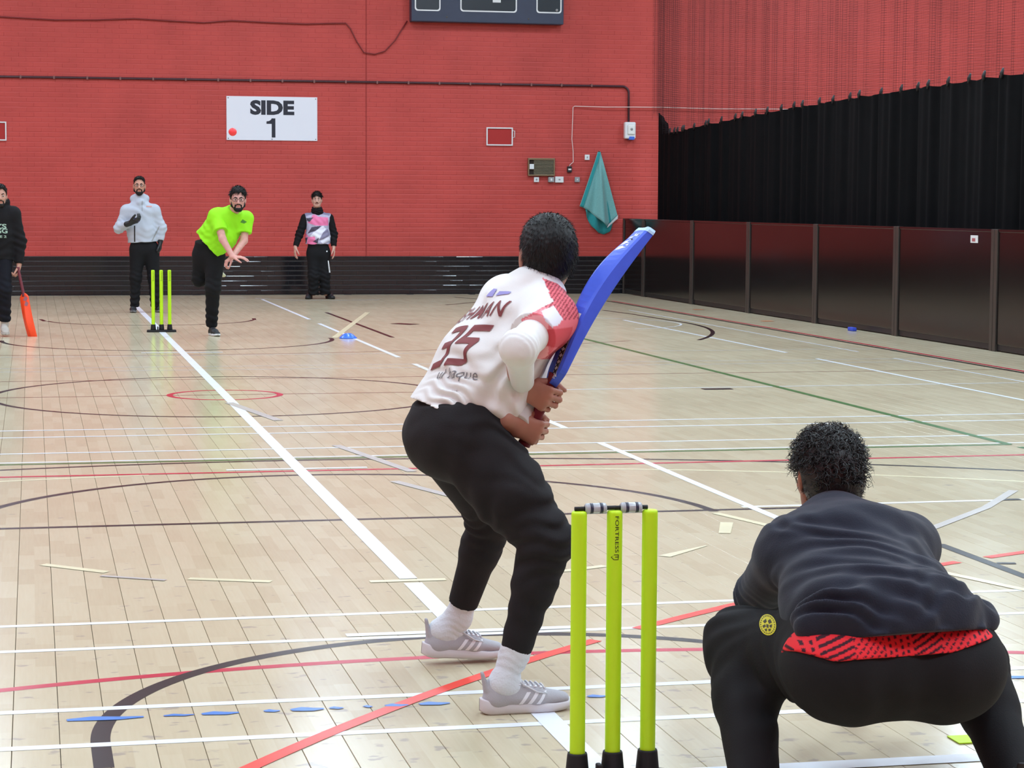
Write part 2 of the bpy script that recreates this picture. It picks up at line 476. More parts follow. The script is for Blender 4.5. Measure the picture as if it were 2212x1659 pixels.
# ---------------------------------------------------------------- plank floor
PW, PL, PX0 = 0.1305, 3.7, -1.5265
def plank_mesh():
    g, c = 0.0009, 0.0009; mb = MB()
    w, l = PW-2*g, PL-2*g
    mb.add([(0,0,-.012),(w,0,-.012),(w,l,-.012),(0,l,-.012),(0,0,-c),(w,0,-c),(w,l,-c),(0,l,-c),(c,c,0),(w-c,c,0),(w-c,l-c,0),(c,l-c,0)],
           [(8,9,10,11),(4,5,9,8),(5,6,10,9),(6,7,11,10),(7,4,8,11),(0,1,5,4),(1,2,6,5),(2,3,7,6),(3,0,4,7)])
    return mb
_pm = plank_mesh(); pme = _pm.mesh('plank'); pme.materials.append(M_FLOOR)
def seen(x, y):
    d = np.array([x, y, 0])-CAM_POS; z = d@_F
    if z < 0.5: return 0
    u, v = 1106+CAM_F*(d@_R)/z, 829.5-CAM_F*(d@_U)/z
    return 1 if -5 < u < 2217 and 0 < v < 1664 else 0
cells = []
rng = np.random.default_rng(5)
for i in range(-61, 218):
    off = float(rng.uniform(0, PL)); x = PX0+i*PW
    for j in range(-2, 10):
        y = j*PL-off
        if y+PL < Y0+0.1 or y > Y1-0.3: continue
        pts = [(x+PW*a, y+PL*t) for t in np.linspace(0, 1, 9) for a in (0.05, 0.95)]
        s = sum(seen(*p)/((p[1]-CAM_POS[1])**2+(p[0]-CAM_POS[0])**2)**1.5 for p in pts)
        y2 = min(y+PL, Y1-0.01); y1 = max(y, Y0+0.05)
        cells.append((s, x, y1, y2))
cells.sort(key=lambda c: -c[0])
rest = MB()
nplank = 0
for s, x, y1, y2 in cells:
    full = abs((y2-y1)-PL) < 1e-6
    if s > 0 and full and nplank < 300:
        p = link('plank', pme, None, floor); p.location = (x+0.0011, y1+0.0011, 0); nplank += 1
    else:
        k = (y2-y1-0.0022)/(PL-0.0022)
        rest.add([(x+0.0011+v[0], y1+0.0011+v[1]*k, v[2]) for v in _pm.v], _pm.f)
tag(rest.build('far_planks', M_FLOOR, floor), kind='stuff')

# ---------------------------------------------------------------- painted and taped court markings (flat, on the floor)
def line_mat(name, c): return mat(name, c, 0.3, 0.3, noise=0.05, nscale=5)
LM = dict(white=line_mat('white_line_paint', srgb(226, 229, 236)), black=line_mat('black_line_paint', srgb(24, 20, 27)), red=line_mat('crimson_line_paint', srgb(186, 32, 62)),
          green=line_mat('green_line_paint', srgb(62, 104, 52)), brown=line_mat('brown_line_paint', srgb(112, 58, 50)), cream=line_mat('cream_tape', srgb(216, 206, 172)),
          tape=line_mat('red_tape', srgb(235, 62, 48)), blue=line_mat('blue_tape', srgb(70, 126, 202)), grey=line_mat('grey_scuff', srgb(182, 175, 170)), orange=line_mat('orange_mark', srgb(226, 140, 96)))
_lz = [0.0005]
def mark(name, col, pts, w, closed=False, ends=None):
    """flat strip of constant width along a path on the floor"""
    pts = [np.array(p, float) for p in pts]; n = len(pts); z = _lz[0]; _lz[0] += 0.000025
    L = []; Rr = []
    for i in range(n):
        a = pts[(i-1) % n] if closed or i > 0 else pts[i]; b = pts[(i+1) % n] if closed or i < n-1 else pts[i]
        t = N(b-a); q = np.array([-t[1], t[0]]); ww = w[i] if hasattr(w, '__len__') else w
        L.append((*(pts[i]+q*ww/2), z)); Rr.append((*(pts[i]-q*ww/2), z))
    F = [(i+n, (i+1) % n+n, (i+1) % n, i) for i in range(n if closed else n-1)]
    mb = MB(); mb.add(L+Rr, F); return mb.build(name, LM[col], floor)
def arc(cx, cy, r, a0, a1, n=64): return [(cx+r*math.cos(math.radians(a0+(a1-a0)*i/n)), cy+r*math.sin(math.radians(a0+(a1-a0)*i/n))) for i in range(n+1)]
CL = 'court_line'
LX, RX = -7.4, 7.4
mark(CL, 'crimson' if 0 else 'red', arc(0, -3.713, 5.369, 60, 120), 0.05)
mark(CL, 'brown', [(LX, 11.70), (2.6, 11.70)], 0.03)
mark(CL, 'brown', [(LX, 13.22), (RX, 13.25)], 0.028)
mark(CL, 'brown', arc(0, 25.0, 8.75, 235, 305, 40), 0.03)
mark(CL, 'black', arc(0, -0.15, 7.407, 30, 150), 0.05)
mark(CL, 'cream', arc(0, -0.13, 6.893, 53, 79, 30), 0.04)
mark(CL, 'cream', arc(0, -0.13, 6.893, 97, 126, 30), 0.04)
mark(CL, 'black', [(LX, 4.83), (2.35, 4.83)], 0.05)
mark(CL, 'black', arc(0, 4.75, 1.815, 1, 179), 0.05)
mark(CL, 'black', arc(0, 11.71, 1.78, 0, 359, 90), 0.05, True)
mark(CL, 'red', arc(0.01, 11.69, 0.43, 0, 357, 60), 0.05, True)
mark(CL, 'black', [(-1.284, 0.425)]+[p for p in arc(0.01, 0.70, 1.295, 180, 0, 80)]+[(1.305, 0.425)], 0.055)
mark(CL, 'black', [(-1.36, 23.07), (-1.31, 22.6)]+arc(0.02, 22.83, 1.31, 190, 350, 40)+[(1.33, 22.6), (1.36, 23.0)], 0.05)
mark(CL, 'black', arc(0, 18.69, 1.79, 178, 362, 50), 0.05)
for y in (2.455, 2.008): mark(CL, 'white', [(LX, y), (RX, y)], 0.04)
for y in (1.116, 0.679): mark(CL, 'white', [(LX, y), (RX, y)], 0.045)
mark(CL, 'white', [(2.0, 4.91), (RX, 4.925)], 0.045)
mark(CL, 'red', [(LX, 6.75), (1.4, 6.75), (RX, 6.81)], 0.05)
mark(CL, 'green', [(LX, 7.32), (4.6, 7.33)], 0.05)
for y in (7.40, 7.86, 8.77, 9.20): mark(CL, 'white', [(LX, y), (RX, y+0.02)], 0.038)
mark(CL, 'white', [(2.6, 11.73), (6.8, 11.81)], 0.03)
for y in (14.25, 14.66, 16.12): mark(CL, 'white', [(LX, y), (RX, y+0.05)], 0.016)
mark(CL, 'green', [(4.59, 18.33), (4.59, 7.34)], 0.06)
mark(CL, 'green', [(4.6, 7.19), (4.6, 5.2)], 0.06)
for a, b in ((28.58, 22.64), (21.66, 15.61), (14.73, 10.9), (10.27, 8.80), (7.86, 3.0)): mark(CL, 'white', [(2.045, a), (2.045, b)], 0.05)
mark(CL, 'black', [(2.50, 24.4), (2.50, 18.75)], 0.05)
for a, b in ((22.0, 15.71), (14.83, 6.0)): mark(CL, 'white', [(6.09, a), (6.09, b)], 0.045)
for a, b in ((24.6, 15.73), (14.78, 6.0)): mark(CL, 'white', [(6.88, a), (6.88, b)], 0.03)
mark(CL, 'red', [(7.42, 27.5), (7.42, 5)], 0.045); mark(CL, 'black', [(7.33, 27.5), (7.33, 5)], 0.05)
mark(CL, 'black', arc(0, 21.2, 6.72, -30.2, 6, 30)+[(6.62, 23.5), (6.5, 24.6)], 0.05)
mark(CL, 'white', arc(5.2, 21.3, 1.4, -70, 75, 30), 0.03)
mark(CL, 'white', arc(3.2, 29.4, 1.3, 200, 300, 20), 0.04)
mark(CL, 'black', [(4.55, 26.4), (5.3, 27.4), (5.45, 28.3), (5.2, 29.1)], 0.05)
mark(CL, 'black', [(2.487, 3.6), (2.49, 0.5)], 0.05)
# the white pitch line, its creases and the many pieces of tape
for a, b in ((26.43, 3.16), (3.06, 2.25), (0.95, -2.4)): mark('pitch_line', 'white', [(0.008, a), (0.008, b)], 0.073)
TP = 'tape_strip'
mark(TP, 'white', [(-0.4, 2.068), (0.42, 2.06)], 0.05)
mark(TP, 'white', [(-0.4, 6.855), (0.4, 6.845)], 0.05)
mark(TP, 'white', [(-0.4, 16.60), (0.41, 16.58)], 0.06)
mark(TP, 'white', [(0.2, 0.072), (1.25, 0.066)], 0.08)
mark(TP, 'tape', arc(6.568, -5.114, 9.255, 152, 131.5, 40), 0.05)
mark(TP, 'tape', arc(6.568, -5.114, 9.255, 129.9, 117.0, 24), 0.05)
mark(TP, 'tape', arc(6.568, -5.114, 9.255, 115.8, 100, 24), 0.05)
for q in ([(-1.428, 3.778), (-1.173, 3.537)], [(-0.858, 3.322), (-0.541, 3.193)], [(-0.155, 3.12), (0.152, 3.116)], [(0.52, 3.19), (0.68, 3.225), (0.866, 3.311)], [(1.8, 4.72), (1.94, 4.2)],
          [(2.16, 3.0), (2.236, 2.788), (2.36, 2.42)]): mark(TP, 'cream', q, 0.048)
mark(TP, 'cream', [(1.178, 3.50), (1.45, 3.753)], [0.06, 0.012])
mark(TP, 'cream', [(1.757, 4.41), (1.64, 4.083)], [0.062, 0.055])
mark(TP, 'cream', [(3.066, 24.34), (1.838, 18.75)], 0.07)
for a, b, w in ((-1.373, -1.152, .03), (-1.094, -1.005, .016), (-0.983, -0.874, .026), (-0.799, -0.753, .02), (-0.719, -0.621, .03), (-0.604, -0.562, .018), (-0.50, -0.475, .018), (-0.436, -0.366, .022), (-0.332, -0.239, .026), (0.192, 0.25, .022), (1.53, 1.70, .024)):
    mark(TP, 'blue', [(a, .983), ((a*2+b)/3, .99), ((a+b*2)/3, .98), (b, .984)], [w*.8, w*1.7, w*1.3, w*.5])
for q, w in (([(3.375, 4.915), (3.505, 4.915)], .05), ([(2.517, 3.07), (2.593, 3.05)], .04), ([(3.9, 11.6), (4.15, 11.6)], .12), ([(2.98, 21.55), (3.2, 21.3)], .2)): mark(TP, 'black', q, w)
for q, w in (([(2.6, 4.0), (3.2, 4.66), (3.628, 5.244)], .05), ([(0.38, 8.0), (0.62, 6.6)], .06), ([(-0.02, 11.0), (0.2, 9.6)], .07), ([(0.45, 6.2), (0.75, 5.2)], .06), ([(-1.2, 3.45), (-0.95, 3.3)], .03)): mark('scuff', 'grey', q, w)
for x, y in ((7.9, 24.6), (7.87, 21.5)): mark('paint_spot', 'orange', [(x-.05, y), (x+.1, y)], .16)
# ---------------------------------------------------------------- things on the back wall
YW = HALL_Y1
def wall_box(mb, x0, x1, z0, z1, d, bev=0.004, back=0.0): mb.box((x0, YW-d, z0), (x1, YW-back, z1), bev)

sign = empty('wall_sign', (2.39, YW, 2.87), 'white rectangular sign reading SIDE 1 high on the red brick wall', 'sign')
mb = MB(); wall_box(mb, 1.652, 3.132, 2.519, 3.228, 0.02, 0.002); mb.build('board', mat('sign_white', srgb(226, 228, 238), 0.4), world=sign)
def wall_text(name, txt, cx, cz, h, w, weight, parent, y, m):
    V, F = text_mesh2d(txt, 1.0, weight)
    hx = max(v[0] for v in V); hy = max(v[1] for v in V)
    mb = MB(); mb.add([(cx+v[0]/hx*w/2, y, cz+v[1]/hy*h/2) for v in V], F); return mb.build(name, m, world=parent)
wall_text('lettering', 'SIDE', 2.395, 3.050, 0.24, 0.72, 0.05, sign, YW-0.0215, M_BLACKLET)
V, F = poly_mesh2d([[(-.02, -.155), (.04, -.155), (.04, .155), (-.02, .155)], [(-.02, .155), (-.006, .155), (-.02, .125)], [(-.105, .065), (-.105, .105), (-.06, .112), (-.03, .135), (-.02, .155), (-.02, .065)]])
mb = MB(); mb.add([(2.405+x, YW-0.0215, 2.722+z) for x, z in V], F); mb.build('numeral', M_BLACKLET, world=sign)
for x, z in ((1.68, 3.2), (3.105, 3.2), (1.68, 2.545), (3.105, 2.545), (2.39, 2.54)):
    mb = MB(); mb.tube([(x, YW-0.019, z), (x, YW-0.025, z)], 0.008, 8); mb.build('screw', M_METAL, world=sign)

sb = empty('scoreboard', (5.95, YW, 4.48), 'dark blue electronic scoreboard with white outlined windows at top of the red wall', 'scoreboard')
mb = MB(); wall_box(mb, 4.66, 7.23, 4.483, 6.1, 0.20, 0.015); mb.build('casing', mat('scoreboard_blue', srgb(46, 54, 76), 0.45, noise=.06), world=sb)
M_WIN = mat('scoreboard_window', srgb(22, 36, 44), 0.25)
def rounded(x0, x1, z0, z1, r, n=6):
    P = []
    for cx, cz, a in ((x1-r, z0+r, -90), (x1-r, z1-r, 0), (x0+r, z1-r, 90), (x0+r, z0+r, 180)):
        P += [(cx+r*math.cos(math.radians(a+90*i/n)), cz+r*math.sin(math.radians(a+90*i/n))) for i in range(n+1)]
    return P
for x0, x1, zb in ((4.715, 5.145, 4.655), (5.475, 6.43, 4.66), (6.76, 7.19, 4.665)):
    P = rounded(x0, x1, zb, zb+1.1, 0.05)
    mb = MB(); mb.add([(x, YW-0.203, z) for x, z in P], [tuple(range(len(P)))]); w = mb.build('score_window', M_WIN, world=sb)
    Q = rounded(x0-.0, x1+.0, zb, zb+1.1, 0.05); Q2 = rounded(x0+.022, x1-.022, zb+.022, zb+1.078, 0.04); n = len(Q)
    mb = MB(); mb.add([(x, YW-0.206, z) for x, z in Q]+[(x, YW-0.206, z) for x, z in Q2], [(i, (i+1) % n, (i+1) % n+n, i+n) for i in range(n)])
    mb.build('white_outline', M_WHITEP, world=sb)
mb = MB(); wall_box(mb, 6.02, 6.155, 4.82, 4.875, 0.212, 0.0, 0.2); mb.build('white_plate', M_WHITEP, world=sb)
mb = MB(); mb.tube([(7.11, YW-.2, 4.72), (7.11, YW-.21, 4.72)], 0.022, 12); mb.build('stud', M_GREYP, world=sb)
for x in (5.25, 6.63): mb = MB(); mb.tube([(x, YW-.2, 4.565), (x, YW-.207, 4.565)], 0.012, 8); mb.build('stud', M_METAL, world=sb)

def hatch(x0, x1, z0, z1, label, handle):
    t = empty('wall_hatch', ((x0+x1)/2, YW, z0), label, 'hatch', 'white framed wall hatches')
    mb = MB()
    for a in ((x0, x1, z1-.02, z1), (x0, x1, z0, z0+.02), (x0, x0+.02, z0+.02, z1-.02), (x1-.02, x1, z0+.02, z1-.02)): wall_box(mb, *a, 0.03, 0.002)
    mb.build('frame', M_WHITEP, world=t)
    mb = MB(); wall_box(mb, x0+.02, x1-.02, z0+.02, z1-.02, 0.012, 0.0); mb.build('door', mat('hatch_red', srgb(168, 44, 42), 0.45, 0.3), world=t)
    if handle:
        mb = MB(); mb.tube([(x1, YW-.02, z1-.05), (x1+.03, YW-.03, z1-.055), (x1+.03, YW-.03, z1-.16), (x1, YW-.02, z1-.165)], 0.006, 6); mb.build('handle', M_WHITEP, world=t)
hatch(5.962, 6.412, 2.477, 2.778, 'small red hatch with a white frame and handle, between sign and net', True)
hatch(-2.3, -1.83, 2.467, 2.768, 'small red hatch with white frame, cut by the left photo edge', False)

vent = empty('vent_grille', (6.9, YW, 1.98), 'metal louvred vent grille with white square plate on red wall', 'vent')
mb = MB()
for a in ((6.67, 7.131, 2.245, 2.275), (6.67, 7.131, 1.978, 2.0), (6.67, 6.69, 2.0, 2.245), (7.111, 7.131, 2.0, 2.245)): wall_box(mb, *a, 0.06, 0.003)
mb.build('frame', mat('aged_brass', srgb(140, 118, 92), 0.4, metal=0.6), world=vent)
mb = MB(); wall_box(mb, 6.69, 7.111, 2.0, 2.245, 0.01); mb.build('backing', mat('vent_dark', srgb(60, 46, 40), 0.8), world=vent)
mb = MB()
for i in range(10):
    z = 2.008+i*0.0245
    mb.add([(6.77, YW-.055, z), (7.111, YW-.055, z), (7.111, YW-.02, z+.014), (6.77, YW-.02, z+.014), (6.77, YW-.055, z+.003), (7.111, YW-.055, z+.003), (7.111, YW-.02, z+.017), (6.77, YW-.02, z+.017)],
           [(0, 1, 5, 4), (4, 5, 6, 7), (3, 2, 1, 0), (7, 6, 2, 3)])
tag(mb.build('louvres', mat('louvre_metal', srgb(196, 186, 160), 0.3, metal=0.5), world=vent), kind='stuff')
mb = MB(); wall_box(mb, 6.695, 6.77, 2.09, 2.175, 0.062, 0.004); mb.build('white_plate', M_WHITEP, world=vent)

def wall_unit(name, x, z, w, h, d, m, label, cat, face=None, group=None):
    t = empty(name, (x, YW, z-h/2), label, cat, group)
    mb = MB(); wall_box(mb, x-w/2, x+w/2, z-h/2, z+h/2, d, 0.005); mb.build('casing', m, world=t)
    if face:
        mb = MB(); fw, fh, fm, fn = face; wall_box(mb, x-fw/2, x+fw/2, z-fh/2, z+fh/2, d+.004, 0.0, d-.002); mb.build(fn, fm, world=t)
    return t
wall_unit('wall_socket', 6.822, 1.917, 0.085, 0.085, 0.035, M_WHITEP, 'white single socket under left half of the vent grille', 'socket', (.03, .03, M_GREYP, 'pin_plate'))
wall_unit('wall_socket', 7.072, 1.918, 0.10, 0.085, 0.06, M_GREYP, 'grey switched outlet under right corner of the vent grille', 'socket', (.03, .04, M_WHITEP, 'switch'))
wall_unit('wall_socket', 7.215, 1.92, 0.145, 0.10, 0.04, M_WHITEP, 'wide pale double socket right of the vent grille', 'socket', (.03, .02, M_GREYP, 'switch'))
wall_unit('light_switch', 7.697, 2.297, 0.082, 0.09, 0.03, M_WHITEP, 'small white switch just left of towel top', 'switch', (.02, .03, M_GREYP, 'rocker'))
wall_unit('junction_box', 7.527, 1.922, 0.085, 0.085, 0.035, M_GREYP, 'small square grey box left of the hanging towel', 'box', (.02, .02, M_WHITEP, 'screw_cover'))
wall_unit('cable_box', 7.39, 2.092, 0.075, 0.10, 0.05, M_BLACKP, 'small black box at the end of thin white cable', 'box', (.05, .025, M_WHITEP, 'label_plate'))

al = empty('alarm_box', (8.425, YW, 2.6), 'white alarm box with blue base under dark conduit, near the net', 'alarm')
mb = MB(); wall_box(mb, 8.33, 8.52, 2.615, 2.895, 0.11, 0.02); mb.build('casing', M_WHITEP, world=al)
mb = MB(); wall_box(mb, 8.40, 8.50, 2.595, 2.655, 0.115, 0.012); mb.build('blue_lens', mat('blue_lens', srgb(70, 110, 205), 0.25), world=al)
mb = MB(); wall_box(mb, 8.375, 8.505, 2.68, 2.85, 0.13, 0.02, .10); mb.build('cover', mat('cover_white', srgb(226, 226, 222), 0.4), world=al)
mb = MB(); mb.tube([(8.44, YW-.128, 2.775), (8.44, YW-.134, 2.775)], 0.022, 12); mb.build('stud', M_GREYP, world=al)

def cable(name, pts, r, m, label, n=6):
    mb = MB(); mb.tube(pts, r, n); o = mb.build(name, m); return tag(o, label, 'cable')
yc = YW-0.027
cond = empty('conduit', (2.0, YW, 3.48), 'dark conduit across the red wall above the SIDE 1 sign', 'conduit')
pts = [(-9.4, yc, 3.40), (-1.92, yc, 3.476), (4.78, yc, 3.493), (8.2, yc, 3.493)]+[(8.41-.11*(1-math.sin(a)), yc, 3.383+.11*math.cos(a)) for a in np.linspace(0, 1.57, 6)]+[(8.413, yc, 2.9)]
mb = MB(); mb.tube(pts, 0.019, 8); mb.build('pipe', mat('conduit_paint', srgb(66, 30, 40), 0.4), world=cond)
for x in np.arange(-1.6, 8.2, 0.52):
    z = 3.48+0.0022*x; mb = MB(); mb.box((x-.014, yc-.024, z-.025), (x+.014, YW-.004, z+.025)); mb.build('clip', mat('clip_metal', srgb(120, 76, 72), 0.4), world=cond)
pts = [(7.39, yc, 2.14), (7.40, yc, 2.17), (7.455, yc, 2.215), (7.45, yc, 2.4), (7.428, yc, 2.6), (7.44, yc, 3.0), (7.443, yc, 3.13), (7.47, yc, 3.148)]+[(x, yc-.035, 3.145+.006*math.sin(x*3)) for x in np.arange(8.0, 16.5, 0.5)]
cable('white_cable', pts, 0.007, mat('cable_white', srgb(226, 200, 196), 0.5), 'thin white cable running right from the black box to behind the net')
pts = [(x, yc, z) for x, z in ((-9, 4.45), (-1.9, 4.415), (-1.05, 4.385), (-0.4, 4.40), (0.19, 4.435), (0.8, 4.41), (1.3, 4.395), (1.74, 4.44), (2.4, 4.42), (2.95, 4.412), (3.42, 4.435), (3.6, 4.44), (3.68, 4.35), (3.78, 4.15), (3.9, 3.97), (4.08, 3.945), (4.25, 4.0), (4.42, 4.18), (4.62, 4.5))]
cable('red_cable', pts, 0.011, mat('cable_red', srgb(120, 32, 34), 0.5), 'thin dark red cable drooping across upper wall towards the scoreboard')

# towel hanging on the wall
tw = empty('towel', (7.9, YW, 2.4), 'teal towel hanging from a hook on the red wall beside the net', 'towel')
M_T1 = mat('towel_teal', srgb(120, 176, 176), 0.95, 0.1, noise=.06, nscale=40, sheen=.3); M_T2 = mat('towel_dark_teal', srgb(48, 142, 146), 0.95, 0.1, noise=.06, nscale=40, sheen=.3)
def drape(name, top, hem, m, d0, fold, thick=0.02):
    n = 48; H = np.array(hem, float); s = np.r_[0, np.cumsum(np.hypot(*np.diff(H, axis=0).T))]; s /= s[-1]
    u = np.linspace(0, 1, n); hx = np.interp(u, s, H[:, 0]); hz = np.interp(u, s, H[:, 1])
    V = []
    for i in range(n):
        col = []
        for t in np.linspace(0, 1, 26):
            x = top[0]+(hx[i]-top[0])*t+0.045*(u[i]-.5)*(1-t); z = top[1]+(hz[i]-top[1])*t
            y = YW-d0-thick*min(1, t*6)-fold(u[i], t)
            col.append((x, y, z))
        V.append(col)
    o = link(name, grid_mesh(name, V), m); adopt(o, tw); md = o.modifiers.new('thickness', 'SOLIDIFY'); md.thickness = 0.008; return o
gau = lambda u, c, w: math.exp(-((u-c)/w)**2)
drape('under_layer', (7.9, 2.36), [(7.66, 1.46), (7.69, 1.30), (7.78, 1.14), (7.90, 1.03), (8.0, 1.0), (8.10, 1.05), (8.15, 1.2), (8.18, 1.34)], M_T2, 0.01, lambda u, t: .03*t*math.sin(u*19))
drape('front_layer', (7.9, 2.39), [(7.565, 1.475), (7.72, 1.405), (7.88, 1.27), (8.033, 1.13), (8.12, 1.20), (8.226, 1.31)], M_T1, 0.03, lambda u, t: t*(.11*gau(u, .57, .16)+.02*math.sin(u*14)))
drape('border', (7.9, 2.385), [(7.565, 1.475), (7.59, 1.462), (7.62, 1.455)], M_T2, 0.065, lambda u, t: .0)
mb = MB(); mb.add([(8.05, YW-.13, 1.165), (8.03, YW-.13, 1.115), (8.222, YW-.085, 1.27), (8.228, YW-.085, 1.325)], [(0, 1, 2, 3)]); o = mb.build('white_edge', M_WHITEP, world=tw)
o.modifiers.new('thickness', 'SOLIDIFY').thickness = 0.006
mb = MB(); mb.tube([(7.9, YW-.006, 2.40), (7.9, YW-.05, 2.39), (7.9, YW-.06, 2.41)], .008, 8); mb.build('hook', M_METAL, world=tw)

# ---------------------------------------------------------------- barrier panels along the right side
M_BOARD = mat('black_gloss_board', srgb(13, 11, 11), 0.16, 0.5, noise=.2, nscale=2)
M_POST = mat('post_metal', srgb(74, 70, 66), 0.36, 0.5, metal=0.5)
edges = [30.2, 28.95, 26.27, 23.60, 20.93, 18.27, 15.63, 12.98, 10.3]
ordn = ['narrow black barrier panel touching the back wall', 'second black barrier panel from the back wall, behind the bat tip', 'third glossy black barrier panel from the back wall', 'fourth glossy black barrier panel from the back wall',
        'fifth glossy black barrier panel from the back wall', 'sixth black barrier panel from back wall, left of the white sticker', 'seventh black barrier panel from back wall, carrying a small white sticker', 'nearest black barrier panel, cut by the right photo edge']
for k in range(7):
    y1, y0 = edges[k], edges[k+1]
    lab = ordn[k] if k < 5 else (ordn[6] if k == 5 else ordn[7])
    t = empty('barrier_panel', (8.36, (y0+y1)/2, 0), lab, 'panel', 'black barrier panels along the net')
    mb = MB(); mb.box((8.335, y0+.075, 0.075), (8.375, y1-.075, 1.245), .004); mb.build('board', M_BOARD, world=t)
    for y in (y0+.005, y1-.075):
        mb = MB(); mb.box((8.318, y, 0.0), (8.392, y+.07, 1.272), .006); mb.build('post', M_POST, world=t)
    mb = MB(); mb.box((8.328, y0+.075, 1.24), (8.382, y1-.075, 1.272), .005); mb.build('top_rail', M_BOARD, world=t)
    mb = MB(); mb.box((8.345, y0+.075, 0.012), (8.37, y1-.075, 0.08)); mb.build('gap_shade', M_BLACKP, world=t)  # dark shade of the gap under the board, painted in as a black strip
    if k == 5:
        mb = MB(); mb.box((8.331, 16.06, 1.12), (8.336, 16.24, 1.2)); st = mb.build('sticker', M_WHITEP, world=t)
        mb = MB(); mb.box((8.329, 16.12, 1.135), (8.3315, 16.2, 1.17)); s2 = mb.build('sticker_print', mat('sticker_red', srgb(170, 90, 96), .6)); s2.parent = st; s2.location = (0, 0, 0)

# ---------------------------------------------------------------- division net with its black lower curtain
dc = empty('division_curtain', (8.8, 21, 0), 'tall division net with black lower curtain hanging behind the barrier panels', 'curtain')
CX = 8.78
def ctop(y): return np.interp(y, [10, 16, 20.6, 23.5, 25.4, 27.1, 28.4, 29.0, 29.2, 29.45, 29.62], [2.95, 2.92, 2.885, 2.845, 2.80, 2.755, 2.70, 2.68, 2.86, 2.99, 3.05])
rngc = np.random.default_rng(11)
hooks = sorted(np.concatenate([np.arange(12.2, 28.9, 0.52)+rngc.uniform(-.12, .12, len(np.arange(12.2, 28.9, 0.52))), [28.2, 28.6, 28.9]]))
def fold(y, z, a=1.0):
    f = .035*np.sin(y*9.1+.7*np.sin(y*2.3))+.022*np.sin(y*17.3+1.3*np.sin(y*3.1)+.4)+.012*np.sin(y*31+z*.5)
    return a*f*(0.75+.25*np.sin(y*1.7))
yy = np.linspace(11.5, 29.62, 900); V = []
for y in yy:
    zt = float(ctop(y)); near = min(abs(y-h) for h in hooks); zt += -0.02*min(1, near/.2)+.006
    V.append([(CX+float(fold(y, z)), y, z) for z in np.linspace(0.03, zt, 10)])
link('curtain', grid_mesh('curtain', V), mat('black_curtain', srgb(10, 10, 12), 0.9, 0.1, noise=.15, nscale=6)); o = bpy.data.objects['curtain']; adopt(o, dc)
for h in hooks:
    z = float(ctop(h)); x = CX+float(fold(h, z)); mb = MB(); mb.tube([(x, h, z-.03), (x-.01, h-.015, z+.02), (x, h-.03, z+.075)], [.02, .022, .01], 6); mb.build('curtain_hook', M_BLACKP, world=dc)
# netting: real threads, gathered in folds
M_NET = mat('net_thread', srgb(46, 34, 38), 0.8, 0.2)
rn = np.random.default_rng(3); P2 = [(CX, 11.5)]; y = 11.5
while y < 29.65:
    gathered = y > 28.3
    step = rn.uniform(.05, .12) if gathered else rn.uniform(.16, .55)
    x0_ = CX+.03*math.sin(y*2.1)
    for t in np.arange(.03, step, .03): P2.append((x0_+.01*math.sin((y+t)*9), y+t))
    y += step; dpt = rn.uniform(.03, .07)*(1.5 if gathered else 1)*(1 if rn.uniform() < .8 else 1.8)
    P2 += [(x0_-dpt*.5, y+.006), (x0_-dpt, y+.012), (x0_-dpt*1.05, y+.02), (x0_-dpt*.5, y+.012), (x0_, y+.008)]
P2 = np.array([q for q in P2 if q[1] < 29.66]); r = 0.0007
zb_all = np.array([float(ctop(min(max(q[1], 10), 29.6))) for q in P2])
Vv = []; Ff = []
for (x, y), zb in zip(P2, zb_all):
    k = len(Vv)
    for z in (zb-.02, 7.5): Vv += [(x-r, y-r, z), (x+r, y-r, z), (x, y+r, z)]
    Ff += [(k+a, k+(a+1) % 3, k+3+(a+1) % 3, k+3+a) for a in range(3)]
for z in np.arange(2.6, 7.5, 0.03):
    k = len(Vv); m_ = len(P2); Vv += [(x, y, z-r) for x, y in P2]+[(x, y, z+r) for x, y in P2]
    Ff += [(k+i, k+i+1, k+m_+i+1, k+m_+i) for i in range(m_-1) if z > zb_all[i]]
o = link('netting', np_mesh('netting', np.array(Vv), np.array(Ff), False), M_NET); adopt(o, dc); tag(o, kind='stuff')

# ---------------------------------------------------------------- wickets
M_LIME = mat('lime_plastic', srgb(196, 244, 34), 0.45, 0.4)
M_RUBBER = mat('black_rubber', srgb(33, 33, 36), 0.6, 0.3, bump=.1, bscale=200)
VIEW = N(np.array([CAM_POS[0], CAM_POS[1], 0]))
def cyl_print(name, vf, r, x, y, z, m, parent, world, lat0):
    """print wrapped round a stump: u runs down the stump, v runs to the left (text turned a quarter)"""
    V, F = vf; ang0 = math.atan2(CAM_POS[1]-y, CAM_POS[0]-x)
    out = []
    for u, v in V:
        s = lat0+v; a = ang0+s/r
        out.append((x+(r+.0006)*math.cos(a), y+(r+.0006)*math.sin(a), z-u))
    mb = MB(); mb.add(out, F, True); o = mb.build(name, m); o.parent = parent; o.location = (0, 0, 0); return o
logo_polys = [[(0, .0085), (.0018, .0085), (.0018, -.004), (0, -.004)], [(0, .0085), (0, .0067), (.0115, .0067), (.0115, .0085)],
              [(.0055, .0067), (.0073, .0067), (.0073, -.001), (.0055, -.001)], [(.0018, -.004), (.0006, -.0026), (.0068, -.0098), (.0070, -.0122)], [(.0068, -.0098), (.0070, -.0122), (.0140, -.0045), (.0125, -.0037)],
              [(.0125, -.0037), (.0140, -.0045), (.0140, .0085), (.0125, .0085)]]
